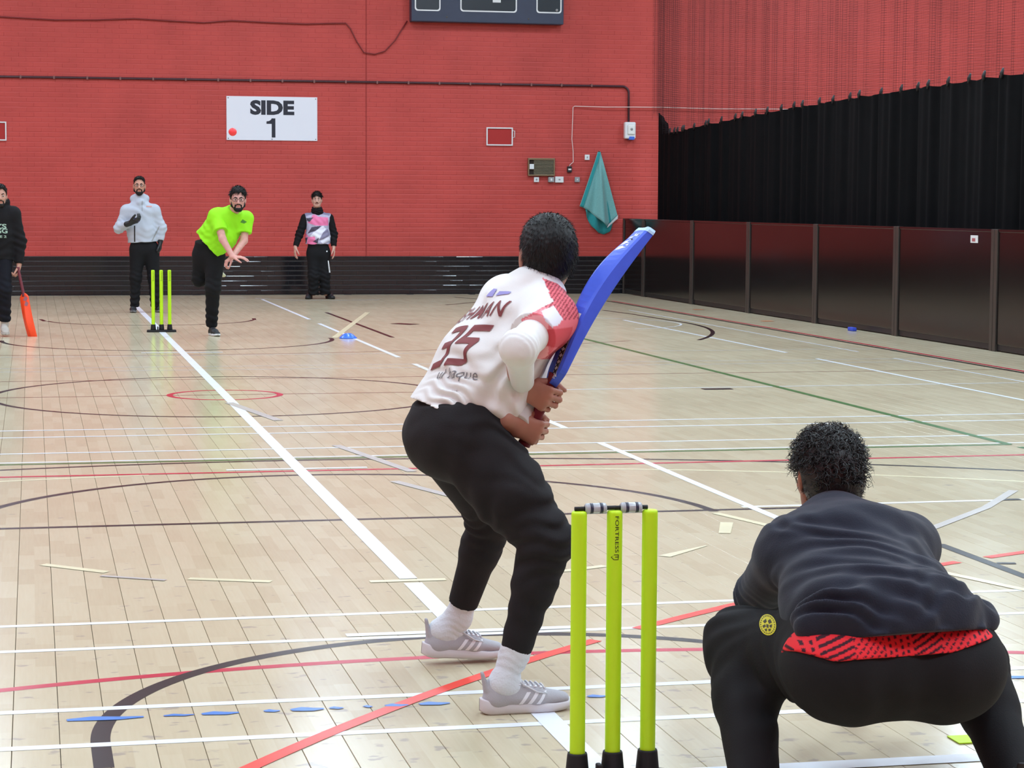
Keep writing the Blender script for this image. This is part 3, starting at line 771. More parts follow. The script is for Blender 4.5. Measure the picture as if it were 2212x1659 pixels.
def wicket(x, y, label, prints):
    t = empty('wicket', (x, y, 0), label, 'wicket', 'lime green wickets at either end of the pitch')
    mb = MB()
    P = rounded(-.17, .17, -.055, .055, .05)
    n = len(P); mb.add([(x+a, y+b, .0) for a, b in P]+[(x+a, y+b, .018) for a, b in P]+[(x+a*.97, y+b*.94, .026) for a, b in P],
        [tuple(range(n-1, -1, -1))]+[(i, (i+1) % n, (i+1) % n+n, i+n) for i in range(n)]+[(i+n, (i+1) % n+n, (i+1) % n+2*n, i+2*n) for i in range(n)]+[tuple(range(2*n, 3*n))])
    base = mb.build('base', M_RUBBER, world=t)
    for i, dx in enumerate((-.0945, 0, .0945)):
        mb = MB(); mb.lathe([(.0315, .02), (.0305, .04), (.0262, .084), (.0250, .089), (.0222, .0895), (.0212, .084)], (x+dx, y, 0), 28); c = mb.build('cup', M_RUBBER); c.parent = base; c.location = (0, 0, 0)
        mb = MB(); mb.lathe([(.0196, .03), (.0200, .09), (.0203, .69), (.0203, .711), (.0196, .7165), (.0170, .7195), (.010, .7205)], (x+dx, y, 0), 32)
        s = mb.build('stump', M_LIME, world=t)
        if i in prints:
            V, F = text_mesh2d('FORTRESS', 1.0, 0.0, 1.0, .02); hx = max(q[0] for q in V); hy = max(q[1] for q in V)
            V = [(q[0]/hx*.047+.047, q[1]/hy*.0048) for q in V]
            cyl_print('lettering', (V, F), .0203, x+dx, y, .707, M_DARKPRINT, s, t, .0065)
            cyl_print('shield_logo', poly_mesh2d([[(a+.099, b-.0015) for a, b in q] for q in logo_polys], .004), .0203, x+dx, y, .707, M_DARKPRINT, s, t, .0045)
    mb = MB(); mb.box((x-.052, y-.05, .02), (x-.038, y-.02, .066), .004); p = mb.build('release_tab', M_RUBBER); p.parent = base; p.location = (0, 0, 0)
    return t
wicket(0.004, 0.0, 'near lime green wicket with two bails, behind the batsman', (1,))
wicket(0.004, 20.12, 'far lime green wicket without bails, beside the bowler', (0, 1, 2))
M_BAIL = mat('clear_bail', srgb(196, 204, 212), 0.18, 0.6, trans=0.25); M_BAILD = mat('dark_bail_band', srgb(40, 46, 70), 0.3)
def bail(x0, x1, z0, z1, label):
    c = np.array([(x0+x1)/2, 0, (z0+z1)/2]); t = empty('bail', c, label, 'bail', 'bails on the near wicket')
    d = N(np.array([x1-x0, 0, z1-z0])); L = 0.0285
    mb = MB(); mb.tube([c-d*L, c-d*(L-.003), c-d*(L-.006), c+d*(L-.006), c+d*(L-.003), c+d*L], [.0095, .0130, .0136, .0136, .0130, .0095], 20); mb.build('barrel', M_BAIL, world=t)
    for s in (-.012, .014):
        mb = MB(); mb.tube([c+d*(s-.004), c+d*(s+.004)], .0139, 20); mb.build('dark_band', M_BAILD, world=t)
    for s in (-1, 1):
        mb = MB(); mb.tube([c+d*s*L, c+d*s*(L+.005), c+d*s*(.0945/2-.003 if s*x0 == 0 else .0945/2+.008)], [.006, .0056, .0056], 10); mb.build('spigot', M_RUBBER, world=t)
bail(-.0945, .0, .7262, .7270, 'left bail lying slightly tilted on the near wicket')
bail(.0, .0945, .7266, .7266, 'right bail lying level on the near wicket')

# ---------------------------------------------------------------- loose things on the floor and in the air
mc = empty('marker_cone', (1.98, 18.65, 0), 'flat blue marker cone on the floor right of the bowler', 'cone')
mb = MB(); mb.lathe([(.098, .002), (.1, .006), (.094, .012), (.06, .042), (.036, .056), (.026, .058), (.024, .054), (.055, .038), (.088, .009), (.09, .002)], (1.98, 18.65, 0), 32, False); mb.build('shell', mat('blue_plastic', srgb(58, 112, 236), 0.25), world=mc)
mb = MB(); mb.box((-.085+1.155, .215, .0006), (.085+1.155, .30, .0045), .0015); lm = mb.build('marker_flat', M_LIME); tag(lm, 'flat lime green floor marker by the wicketkeeper\'s right foot', 'marker')
lm.rotation_euler = (0, 0, 0)
mb = MB(); mb.box((8.17, 19.2, 0), (8.23, 19.36, .045), .01); tag(mb.build('foam_block', mat('blue_foam', srgb(48, 72, 190), .7)), 'tiny blue block on the floor at the foot of the barrier panels', 'block')
bp = at(502.5, 285, Y=14.4)
M_BALL = mat('red_ball', srgb(246, 62, 66), 0.5)
mb = MB(); n_ = 20
mb.lathe([(max(.0005, .0365*math.sin(math.pi*i/16)), -.0365*math.cos(math.pi*i/16)) for i in range(17)], bp, 24)
bl = empty('cricket_ball', bp, 'bright red ball in flight in front of the SIDE 1 sign', 'ball'); mb.build('core', M_BALL, world=bl)
mb = MB(); mb.tube([bp+.0362*np.array([math.cos(a), .3*math.sin(a), .954*math.sin(a)]) for a in np.linspace(0, 2*math.pi, 40)], .0012, 6, False); mb.build('seam', mat('ball_seam', srgb(206, 40, 46), .6), world=bl)
# ---------------------------------------------------------------- people: shared anatomy
Z3 = np.array([0, 0, 1.0])
def lerp(a, b, t): return np.asarray(a, float)*(1-t)+np.asarray(b, float)*t
def rot(v, axis, ang):
    axis = N(axis); v = np.asarray(v, float)
    return v*math.cos(ang)+np.cross(axis, v)*math.sin(ang)+axis*(axis@v)*(1-math.cos(ang))

def hand(W, D, Nn, T, curl=(0.35, 0.5, 0.4), s=1.0, thumb=(0.75, 0.55, 0.25, 0.35), k=.005, spread=1.2):
    """palm, four unequal fingers bent at three joints, and a thumb from the side of the palm"""
    D, Nn = N(D), N(np.asarray(Nn)-N(D)*(N(D)@np.asarray(Nn))); T = N(np.asarray(T)-D*(D@np.asarray(T))-Nn*(Nn@np.asarray(T)))
    P = [ecap(W-D*.015*s, W+D*.025*s, (.026*s, .021*s), (.034*s, .018*s), T, k=.012),
         ecap(W+D*.025*s, W+D*.080*s, (.034*s, .017*s), (.041*s, .013*s), T, k=.012),
         ball(W+D*.035*s+T*.022*s+Nn*.008*s, (.03*s, .017*s, .016*s), D, T, k=.01)]
    ax = np.cross(D, Nn)
    for off, ln, bk in ((.031, .95, .0), (.0105, 1.06, .004), (-.0105, 1.0, .001), (-.030, .78, -.008)):
        p = W+D*(.084+bk)*s+T*off*s; d = N(D+T*off*spread)
        L = np.array([.043, .027, .021])*ln*s; rr = np.array([.0092, .0086, .0078, .0066])*s*(1 if off > -.02 else .9)
        for j in range(3):
            d = rot(d, ax, curl[j]); q = p+d*L[j]; P.append(ecap(p, q, rr[j], rr[j+1], k=k)); p = q
    p = W+D*.022*s+T*.030*s+Nn*.006*s; a, b_, c, bend = thumb
    d = N(D*a+T*b_+Nn*c)
    for ln, r0, r1 in ((.044, .0125, .0112), (.034, .0112, .0098), (.026, .0098, .0078)):
        q = p+d*ln*s; P.append(ecap(p, q, r0*s, r1*s, k=k)); p = q; d = N(rot(d, np.cross(T, Nn)*-1+D*.0, 0)*1.0+D*bend*.5+Nn*bend*.5-T*bend*.4)
    return P

def head(C, F, U, s=1.0):
    F = N(F); U = N(np.asarray(U)-F*(F@np.asarray(U))); R = np.cross(F, U)
    p = lambda r, f, u: C+(R*r+F*f+U*u)*s
    P = [ball(p(0, -.012, .032), (.075*s, .096*s, .098*s), R, F, k=.02),
         ball(p(0, .030, -.028), (.060*s, .066*s, .082*s), R, F, k=.03),
         ball(p(0, .058, -.093), (.030*s, .026*s, .024*s), R, F, k=.03),
         ecap(p(-.048, .0, -.045), p(-.022, .06, -.09), .02*s, .018*s, k=.03), ecap(p(.048, .0, -.045), p(.022, .06, -.09), .02*s, .018*s, k=.03),
         ecap(p(-.036, .073, .022), p(.036, .073, .022), .013*s, .013*s, k=.02)]
    for q in (-1, 1):
        P.append(ball(p(q*.040, .062, -.022), (.020*s, .02*s, .02*s), R, F, k=.02))
        P.append(ball(p(q*.030, .093, .004), (.015*s, .012*s, .010*s), R, F, k=.010, cut=True))
        P.append(ball(p(q*.078, -.008, -.008), (.010*s, .022*s, .034*s), R+F*.25*q, F, k=.006))
        P.append(ball(p(q*.0135, .103, -.034), (.009*s, .010*s, .008*s), R, F, k=.006))
    P += [ecap(p(0, .088, .012), p(0, .110, -.026), .008*s, .0115*s, k=.010), ball(p(0, .108, -.030), (.012*s, .012*s, .010*s), R, F, k=.008),
          ball(p(0, .090, -.055), (.024*s, .012*s, .007*s), R, F, k=.006), ball(p(0, .088, -.066), (.021*s, .012*s, .008*s), R, F, k=.006),
          ball(p(0, .101, -.0605), (.026*s, .010*s, .0022*s), R, F, k=.004, cut=True)]
    return P, (C, R, F, U, s)

def head_colors(fr, skin, lip, white=None):
    """skin with lips a little darker, as vertex colours"""
    C, R, F, U, s = fr
    def f(V):
        L = V-C; x, y, z = L@R/s, L@F/s, L@U/s
        col = np.tile(np.array(skin[:3]), (len(V), 1))
        m = (np.abs(z+.0605) < .011) & (np.abs(x) < .026) & (y > .075); col[m] = lip[:3]
        return col
    return f

def face_parts(fr, parent, m_hair, world=True, iris=None, brow=True, eye_s=1.0):
    C, R, F, U, s = fr
    for q in (-1, 1):
        P = C+(R*q*.031+F*.0835+U*.003)*s
        mb = MB(); mb.lathe([(max(1e-4, .0125*math.sin(math.pi*i/10)), -.0125*math.cos(math.pi*i/10)) for i in range(11)], (0, 0, 0), 14)
        v = [P+s*eye_s*(R*a[0]+F*a[1]+U*a[2]*.72) for a in mb.v]; m2 = MB(); m2.add(v, mb.f, True); e = m2.build('eye', M_EYE, world=parent)
        Q = P+F*.0112*s*eye_s; m3 = MB(); m3.tube([Q-F*.003*s, Q+F*.0016*s], .0068*s*eye_s, 12); i_ = m3.build('iris', M_IRIS); i_.parent = e; i_.location = (0, 0, 0)
        if brow:
            solid_obj('eyebrow', [ecap(C+(R*q*.013+F*.094+U*.022)*s, C+(R*q*.032+F*.090+U*.029)*s, .0042*s, .0048*s, k=.004), ecap(C+(R*q*.032+F*.090+U*.029)*s, C+(R*q*.048+F*.076+U*.023)*s, .0046*s, .003*s, k=.004)], m_hair, .0025, world=parent)

def strands(name, V, NRM, sel, m, parent, n, length, rad, flow, curl=0.0, seed=0, seg=4, jit=.35):
    """a few thousand short tapering locks growing from a scalp"""
    rg = np.random.default_rng(seed); idx = rg.choice(np.where(sel)[0], n)
    p = V[idx]-NRM[idx]*.004; d = NRM[idx]*.8+flow(V[idx], NRM[idx])+rg.normal(0, jit, (n, 3)); d /= np.linalg.norm(d, axis=1)[:, None]
    L = length*rg.uniform(.6, 1.15, n); side = np.cross(d, rg.normal(0, 1, (n, 3))); side /= np.linalg.norm(side, axis=1)[:, None]
    rings = []
    cx = side; cy = np.cross(d, side); ph = rg.uniform(0, 6.28, n)
    grav = np.array([0, 0, -1.0])
    for i in range(seg+1):
        t = i/seg
        c = p+d*(L*t)[:, None]+grav*(L*t*t*.35)[:, None]
        if curl > 0: c = c+cx*(curl*np.sin(ph+t*6.5)*t**.5)[:, None]+cy*(curl*np.cos(ph+t*6.5)*t**.5)[:, None]
        r = rad*(1-t*.8)
        rings.append(np.stack([c+(side*math.cos(a)+cy*math.sin(a))*r for a in (0, 2.094, 4.189)], 1))
    A = np.stack(rings, 1)   # n, seg+1, 3, 3
    Vv = A.reshape(-1, 3); base = np.arange(n)[:, None, None]*(seg+1)*3+np.arange(seg)[None, :, None]*3
    k = np.arange(3)[None, None]; k2 = (k+1) % 3
    Fq = np.stack([base+k, base+k2, base+3+k2, base+3+k], -1).reshape(-1, 4)
    o = link(name, np_mesh(name, Vv, Fq), m); adopt(o, parent); return o

def mesh_arrays(o):
    me = o.data; n = len(me.vertices); co = np.empty(n*3, np.float32); no = np.empty(n*3, np.float32)
    me.vertices.foreach_get('co', co); me.vertex_normals.foreach_get('vector', no)
    return co.reshape(-1, 3).astype(float), no.reshape(-1, 3).astype(float)

# shoe in its own frame: x heel to toe (0..0.29 m), y to the left, z up
def _shoe_upper():
    Yx = np.array([0, 1.0, 0])
    P = [ecap((.042, 0, .040), (.050, 0, .088), (.033, .036), (.031, .032), Yx, k=.02), ecap((.045, 0, .044), (.165, 0, .044), (.035, .034), (.043, .030), Yx, k=.02),
         ecap((.165, .002, .042), (.252, .004, .036), (.043, .030), (.034, .017), Yx, k=.02), ecap((.085, 0, .080), (.170, 0, .060), (.028, .024), (.032, .018), Yx, k=.02),
         ecap((.014, 0, .075), (.002, 0, .122), (.020, .008), (.012, .005), Yx, k=.012),
         ecap((.062, 0, .083), (.074, 0, .17), (.0255, .036), (.029, .040), Yx, flat=(0, 0), k=.008, cut=True)]
    return solid('upper', P, .004, extra=lambda q, d: np.maximum(d, .016-q[:, 2]))
def _shoe_sole():
    n = 40; xs = np.linspace(0, 1, n); L = .292
    hw = .036+.010*np.sin(np.clip((xs-.25)/.75, 0, 1)*math.pi)**1-.004*np.exp(-((xs-.42)/.12)**2)
    end = np.sqrt(np.clip(1-((xs-.5)/.5)**8, 0, 1)); hw = hw*np.clip(end, .05, 1)
    bot = .011*np.clip((xs-.68)/.32, 0, 1)**2*1.6+.010*np.clip((.13-xs)/.13, 0, 1)**2
    top = .041-.014*np.clip((xs-.15)/.6, 0, 1)+.006*np.clip((xs-.8)/.2, 0, 1)+.007*np.clip((.12-xs)/.12, 0, 1)
    V = []
    for i in range(n):
        x = -.006+L*xs[i]; c = .004*math.sin(xs[i]*2.6); h = hw[i]; b_, t = bot[i], top[i]
        V.append([(x, c+h*.86, b_), (x, c+h*1.0, b_+.006), (x, c+h*1.03, (b_+t)/2), (x, c+h*.98, t-.004), (x, c+h*.90, t), (x, c-h*.90, t), (x, c-h*.98, t-.004), (x, c-h*1.03, (b_+t)/2), (x, c-h, b_+.006), (x, c-h*.86, b_), (x, c+h*.86, b_)])
    V = np.array(V); a, m_ = V.shape[:2]
    F = [(i*m_+j, i*m_+j+1, (i+1)*m_+j+1, (i+1)*m_+j) for i in range(a-1) for j in range(m_-1)]
    return V.reshape(-1, 3), np.array(F)
SHOE_U, SHOE_S = _shoe_upper(), _shoe_sole()
_bu = bvh = BVHTree.FromPolygons([tuple(map(float, v)) for v in SHOE_U[0]], [tuple(map(int, f)) for f in SHOE_U[1]])

def shoe(parent, heel, toe_dir, m_up, m_sole, side, up=Z3, detail=False, s=1.0, m_stripe=None, m_lace=None, label=None):
    """heel: floor point under the back of the heel; side +1 left foot, -1 right foot (outer side = side)"""
    X = N(toe_dir); U = N(np.asarray(up)-X*(X@np.asarray(up))); Yv = np.cross(U, X); heel = np.asarray(heel, float)
    W = lambda V: heel+s*(np.asarray(V)[:, :1]*X+np.asarray(V)[:, 1:2]*Yv+np.asarray(V)[:, 2:3]*U)
    o = link('shoe', np_mesh('shoe', W(SHOE_U[0]), SHOE_U[1]), m_up); adopt(o, parent)
    sl = link('sole', np_mesh('sole', W(SHOE_S[0]), SHOE_S[1]), m_sole); sl.parent = o
    if detail:
        for q in (-1, 1):
            for i in range(3):
                x0 = .105+i*.026
                pl = [[(x0, .024+.006), (x0+.012, .024+.006), (x0+.037, .066), (x0+.025, .066)]]
                Vv, Ff = poly_mesh2d(pl, .006); out = []
                for a, b_ in Vv:
                    loc, nor, _i, _d = _bu.ray_cast(Vector((a, q*.2, b_)), Vector((0, -q, 0)), .4)
                    out.append(np.array(loc)+np.array([0, q*.0009, 0]) if loc else np.array([a, q*.045, b_]))
                mb = MB(); mb.add(W(np.array(out)), Ff, True); b = mb.build('side_stripe', m_stripe); b.parent = o
        def top(x, y):
            loc, *_ = _bu.ray_cast(Vector((x, y, .3)), Vector((0, 0, -1)), .4); return np.array(loc) if loc else np.array([x, y, .06])
        for i in range(6):
            x = .105+i*.0155; pts = [top(x+.004*abs(t), t*.026)+np.array([0, 0, .0025]) for t in np.linspace(-1, 1, 9)]
            mb = MB(); mb.tube(W(np.array(pts)), .0026*s, 6); b = mb.build('lace', m_lace); b.parent = o
        pts = [top(.108, -.01)+np.array([0, 0, .004])]+[np.array(q) for q in ((.12, -.03, .088), (.16, -.045, .066), (.19, -.040, .060), (.165, -.028, .072), (.125, -.012, .088))]
        mb = MB(); mb.tube(W(np.array(pts)), .0024*s, 6); b = mb.build('lace', m_lace); b.parent = o
        pts = [top(.108, .01)+np.array([0, 0, .004])]+[np.array(q) for q in ((.12, .03, .086), (.15, .046, .058), (.175, .046, .050))]
        mb = MB(); mb.tube(W(np.array(pts)), .0024*s, 6); b = mb.build('lace', m_lace); b.parent = o
        Vv = []
        mb = MB()
        for q in (-1, 1):
            for i in range(5):
                p = top(.108+i*.0165, q*.024); mb.tube(W(np.array([p-[0, 0, .002], p+[0, q*.0006, .0016]])), .0062*s, 10)
        b = mb.build('eyelet_patch', m_stripe); b.parent = o
    if label: o['label'] = label
    return o

M_EYE = mat('eye_white', srgb(214, 208, 204), 0.3); M_IRIS = mat('iris', srgb(34, 24, 20), 0.2)
M_HAIR = mat('black_hair', srgb(15, 13, 13), 0.55, 0.3, noise=.25, nscale=90)
SKIN1, SKIN2 = srgb(170, 120, 102), srgb(196, 142, 122)
def skin_mat(name): return mat(name, (1, 1, 1, 1), 0.5, 0.35, attr='Col', noise=.06, nscale=30)
M_SKIN = skin_mat('skin')
BLACKCLOTH = lambda name, c=(24, 24, 27): mat(name, srgb(*c), 0.85, 0.25, noise=.12, nscale=14, bump=.12, bscale=240)
def flat_color(c): return lambda V: np.tile(np.array(c[:3]), (len(V), 1))
def in_poly(x, y, P):
    ins = np.zeros(len(x), bool); n = len(P)
    for i in range(n):
        x1, y1 = P[i]; x2, y2 = P[(i+1) % n]
        c = ((y1 > y) != (y2 > y)); ins ^= c & (x < (x2-x1)*(y-y1)/((y2-y1) if y2 != y1 else 1e-9)+x1)
    return ins
def to_px(V):
    D = V-CAM_POS; z = D@_F; return 1106+CAM_F*(D@_R)/z, 829.5-CAM_F*(D@_U)/z
# ---------------------------------------------------------------- the batsman
def J(px, py, Y): return at(px, py, Y=Y)
bt = empty('person', (-0.05, 1.15, 0), 'batsman in white and pink shirt with back turned, holding a raised blue bat', 'person')
pel, hipR, hipL = J(985, 935, 1.08), J(1012, 950, .97), J(962, 938, 1.19)
knR, anR = J(1181, 1168, .82), J(1106, 1432, .85)
knL, anL = J(1062, 1112, 1.40), J(985, 1350, 1.55)
chest, nb = J(1118, 695, 1.07), J(1163, 622, 1.07)
shL, shR = J(1092, 650, 1.24), J(1192, 688, .93)
elR, wrR = J(1120, 752, .69), J(1152, 858, .83)
elL, wrL = J(1178, 775, 1.15), J(1098, 915, 1.02)
hc = J(1180, 557, 1.10)
hF = N(np.array([-.02, 1.0, -.06])); hU = N(np.array([.08, .0, 1.0]))
# bat: handle end, shoulder, toe
bk0, bk1, bk2 = J(1131, 962, .955), J(1190, 832, .93), J(1397, 496, .985)
axis = N(bk1-bk0)
gR, gL = lerp(bk0, bk1, .80), lerp(bk0, bk1, .27)
def grip(c, axis, Ndir, Tsign, s=1.0):
    """a fist closed round a handle: palm on one side, fingers round it"""
    Nn = N(np.asarray(Ndir)-axis*(axis@np.asarray(Ndir))); D = np.cross(axis, Nn)*Tsign; T = axis
    return c, D, Nn, T
viewb = N(CAM_POS-gR); rt = np.cross(Z3, -viewb)*-1; rt = N(np.array([math.cos(.2), -math.sin(.2), 0]))
# right hand: palm behind the handle (towards camera-left), knuckles to the right, fingers wrap away from the camera
NR = N(rt*.35-viewb*1.0); NR = N(NR-axis*(axis@NR)); DR = N(np.cross(axis, NR)); DR = DR if DR@rt > 0 else -DR
WR_ = gR-NR*.032-DR*.066
wrR = WR_-DR*.018-NR*.012+Z3*.012
NL = N(-rt*.1-viewb*1.0); NL = N(NL-axis*(axis@NL)); DL = N(np.cross(axis, NL)); DL = DL if DL@rt > 0 else -DL
WL_ = gL-NL*.030-DL*.062
wrL = WL_-DL*.02-NL*.01+Z3*.004
body = []
XC, XP = N(shR-shL), N(hipR-hipL)
body += [ecap(pel, lerp(pel, chest, .5), (.122, .082), (.118, .085), XP, k=.05), ecap(lerp(pel, chest, .5), chest, (.125, .092), (.155, .105), XC, k=.05), ecap(shL, shR, .055, .055, k=.06),
         ecap(lerp(chest, nb, .6), hc-hU*.07-hF*.012, .066, .056, k=.035)]
hd, frb = head(hc, hF, hU); body += hd
for a, b_, c, d in ((shR, elR, wrR, WR_), (shL, elL, wrL, WL_)):
    body += [ecap(a, b_, .050, .040, k=.03), ecap(b_, c, .040, .027, k=.02), ecap(c, d, .027, .026, k=.015)]
body += hand(WR_, DR, NR, axis, (1.15, 1.35, .8), thumb=(.75, .35, .55, .9), spread=.2)
body += hand(WL_, DL, NL, axis, (1.15, 1.35, .8), thumb=(.75, .35, .55, .9), spread=.2)
for h_, k_, a_ in ((hipR, knR, anR), (hipL, knL, anL)):
    body += [ecap(h_, k_, .088, .055, k=.05), ecap(k_, lerp(k_, a_, .35), .053, .056, k=.03), ecap(lerp(k_, a_, .35), a_, .054, .029, k=.02)]
tR, tL = N(np.array([.98, .05, 0])), N(np.array([.96, .10, 0]))
heelR, heelL = np.array([-.172, .835, .0]), np.array([-.222, 1.545, .028])
upL = N(np.array([.06, 0, 1.0])); tLd = N(np.array([.98, .08, -.075]))
for a_, hl, td in ((anR, heelR, tR), (anL, heelL, tLd)):
    body += [ecap(a_, hl+td*.06+Z3*.07, .028, .027, k=.01), ecap(hl+td*.06+Z3*.056, hl+td*.18+Z3*.040, .022, .017, k=.01)]
SK = head_colors(frb, SKIN1, srgb(150, 92, 80))
solid_obj('body', body, M_SKIN, .0045, color=SK, world=bt)

# hair: short, black, thick on top and faded at the nape
C, R, F, U, s = frb
hp = [ball(C-F*.018+U*.040, (.081, .105, .090), R, F, k=.02), ball(C-F*.045+U*.0, (.078, .070, .085), R, F, k=.03), ball(C-F*.0+U*.070, (.068, .085, .060), R, F, k=.03)]
def hair_cut(q, d):
    L = q-C.astype(np.float32); x, y, z = L@R.astype(np.float32), L@F.astype(np.float32), L@U.astype(np.float32)
    line = -.078+np.clip((y+.02)/.06, 0, 1)*.11          # hairline: low at the nape, high round the ears and brow
    d = np.maximum(d, (line-z)*.8)
    d = np.maximum(d, .022-np.sqrt((np.abs(x)-.080)**2+(y-.004)**2*.8+(z+.012)**2*.35))   # clear of the ears
    return d+.0012*np.sin(x*210+6*np.sin(z*60))*np.sin(y*190+5*np.sin(z*47))+.0006*np.sin(z*330+x*250)
ho = solid_obj('hair', hp, M_HAIR, .004, extra=hair_cut, world=bt)
HV, HN = mesh_arrays(ho)
zz = (HV-C)@U
strands('hair_strands', HV, HN, zz > -.05, M_HAIR, bt, 3200, .017, .0011, lambda v, n: np.tile(-F*.25-U*.9, (len(v), 1))+((v-C)@U > .09)[:, None]*(U*.6), 0, 2, jit=.18)

# shirt: white back, pink right shoulder and sleeve
hem0 = lerp(pel, chest, .10)+J(995, 890, 1.07)*0
sb0 = J(962, 915, 1.08); mid = J(1050, 790, 1.08)
sp = [ecap(sb0, mid, (.172, .128), (.178, .130), lerp(XP, XC, .4), k=.04), ecap(mid, chest, (.178, .130), (.185, .118), XC, k=.06),
      ecap(J(1080, 858, .99), J(1108, 765, 1.0), .078, .090, k=.06), ball(J(1090, 880, .95), (.045, .05, .05), k=.05),
      ecap(lerp(shL, shR, .1), lerp(shL, shR, .9), .082, .082, k=.07), ecap(chest, lerp(chest, nb, .9), (.12, .09), (.085, .075), XC, k=.06)]
slR = lerp(shR, elR, .60)
sp += [ecap(shR, slR, .076, .072, flat=(0, 1), k=.035), ecap(shL, lerp(shL, elL, .92), .074, .068, flat=(0, 1), k=.035)]
ctop_ = lerp(nb, hc-hU*.07-hF*.012, .42); cdir = N(hc-hU*.07-hF*.012-nb)
sp += [ecap(nb-cdir*.02, ctop_, .074, .071, flat=(0, 1), k=.03)]
folds = [(J(975, 865, .95), .085, J(985, 850, 1)-J(1020, 790, 1), .036, .0085, .3), (J(1060, 860, .93), .11, J(985, 850, 1)-J(1020, 790, 1), .060, .006, 1.2), (J(1080, 800, .90), .13, J(1000, 800, 1)-J(1060, 860, 1), .07, .008, 2.2),
         (J(1050, 700, .95), .16, J(1000, 800, 1)-J(1080, 880, 1), .085, .006, .8), (J(1010, 770, .95), .12, N(chest-pel)*1.0, .07, .005, 1.9), (J(1110, 640, 1.0), .10, J(1100, 600, 1)-J(1160, 700, 1), .06, .004, .2)]
PINK, PINK2, WHT, CREAM = np.array(srgb(226, 112, 122)[:3]), np.array(srgb(150, 56, 66)[:3]), np.array(srgb(228, 228, 226)[:3]), np.array(srgb(226, 226, 220)[:3])
adR = N(elR-shR)
def shirt_col(V):
    c = np.tile(WHT, (len(V), 1))
    t = (V-shR)@adR
    rr = V-shR; x, y = to_px(V)
    # raglan boundary: pink from the collar over the right shoulder to the sleeve edge
    pinkpoly = [(1172, 600), (1204, 612), (1290, 690), (1290, 780), (1160, 775), (1125, 690), (1170, 664), (1195, 652)]
    near = V[:, 1] < 1.10
    pk = in_poly(x, y, pinkpoly) & near
    c[pk] = PINK
    st = pk & (t > .02) & (np.sin(t*2*math.pi/.011) > .2) & (y > 640) & (x < 1185); c[st] = np.array(srgb(244, 168, 172)[:3])
    ck = pk & (np.sin((x*.8+y*.55)*.9) > .25) & (y < 690) & (x > 1178); c[ck] = PINK2
    wp = pk & in_poly(x, y, [(1170, 672), (1196, 660), (1216, 690), (1206, 702), (1192, 708), (1178, 694)]); c[wp] = np.array(srgb(226, 226, 236)[:3])
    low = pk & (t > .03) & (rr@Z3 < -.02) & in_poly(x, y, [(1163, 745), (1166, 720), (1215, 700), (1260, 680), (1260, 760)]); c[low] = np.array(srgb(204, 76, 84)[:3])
    return c
M_SHIRT = mat('shirt_cloth', (1, 1, 1, 1), 0.75, 0.25, attr='Col', bump=.05, bscale=300)
hemP, hemN = J(985, 880, 1.08).astype(np.float32), N(Z3+rt*.20).astype(np.float32)
shirt = solid_obj('shirt', sp, M_SHIRT, .0045, folds, extra=lambda q, d: np.maximum(d, -((q-hemP)@hemN)+.004*np.sin((q-hemP)@rt.astype(np.float32)*45)), color=shirt_col, world=bt)
sb = bvh_of(shirt)
# lettering pressed on the back
M_MAROON = mat('maroon_print', srgb(128, 62, 64), .7); M_PALEBLUE = mat('blue_print', srgb(150, 146, 206), .7); M_GREYPR = mat('grey_print', srgb(120, 118, 122), .7)
bn = N(np.cross(XC, chest-pel)); bn = bn if bn@(CAM_POS-chest) > 0 else -bn            # out of the back
bu = N(chest-pel); br = N(np.cross(bu, bn)); br = br if br@rt > 0 else -br
def back_print(name, vf, px, py, w, h, m, tilt=0.0):
    V, F_ = vf; hx = max(abs(v[0]) for v in V); hy = max(abs(v[1]) for v in V)
    vf2 = ([(v[0]/hx*w/2, v[1]/hy*h/2) for v in V], F_)
    d = N(at(px, py, Y=1.0)-CAM_POS); loc, nor, *_ = sb.ray_cast(Vector(CAM_POS), Vector(d), 20)
    o0 = np.array(loc)
    u2 = br*math.cos(.42)+bu*math.sin(.42); v2 = bu*1.0
    return decal(name, vf2, o0, u2, v2, -bn, sb, m, .0026, parent=shirt, reach=.5)
def digit(segs): return segs
five = [[(-.5, .35), (.5, .35), (.5, .5), (-.5, .5)], [(-.5, .0), (-.3, .0), (-.3, .35), (-.5, .35)], [(-.5, -.02), (.38, -.02), (.5, .08), (.38, .16), (-.5, .16)], [(.28, -.4), (.5, -.4), (.5, .08), (.38, .0), (.28, .0)], [(-.5, -.5), (.4, -.5), (.5, -.4), (.4, -.34), (-.5, -.34)]]
three = [[(-.5, .35), (.4, .35), (.5, .4), (.4, .5), (-.5, .5)], [(-.3, -.06), (.3, -.06), (.3, .09), (-.3, .09)], [(.28, -.4), (.5, -.4), (.5, .4), (.28, .4)], [(-.5, -.5), (.4, -.5), (.5, -.4), (.4, -.35), (-.5, -.35)]]
def two_digits(a, b_, gap=.12): return [[(x-.5-gap, y) for x, y in p] for p in a]+[[(x+.5+gap, y) for x, y in p] for p in b_]
back_print('number', poly_mesh2d(two_digits(three, five), .04), 980, 742, .150, .150, M_MAROON)
back_print('name_lettering', text_mesh2d('REHMAN', 1.0, .012, 1.0, .15, 1.12), 1034, 676, .235, .056, M_MAROON)
back_print('sponsor_lettering', text_mesh2d('ul haque', 1.0, -.005, 1.0, .25), 980, 808, .135, .042, M_GREYPR)
back_print('small_emblem', poly_mesh2d([[(-.5, -.3), (-.1, -.5), (-.2, .4), (-.4, .5)], [(.0, -.4), (.5, -.3), (.5, .0), (.0, .1)]], .2), 1078, 632, .09, .035, M_PALEBLUE)
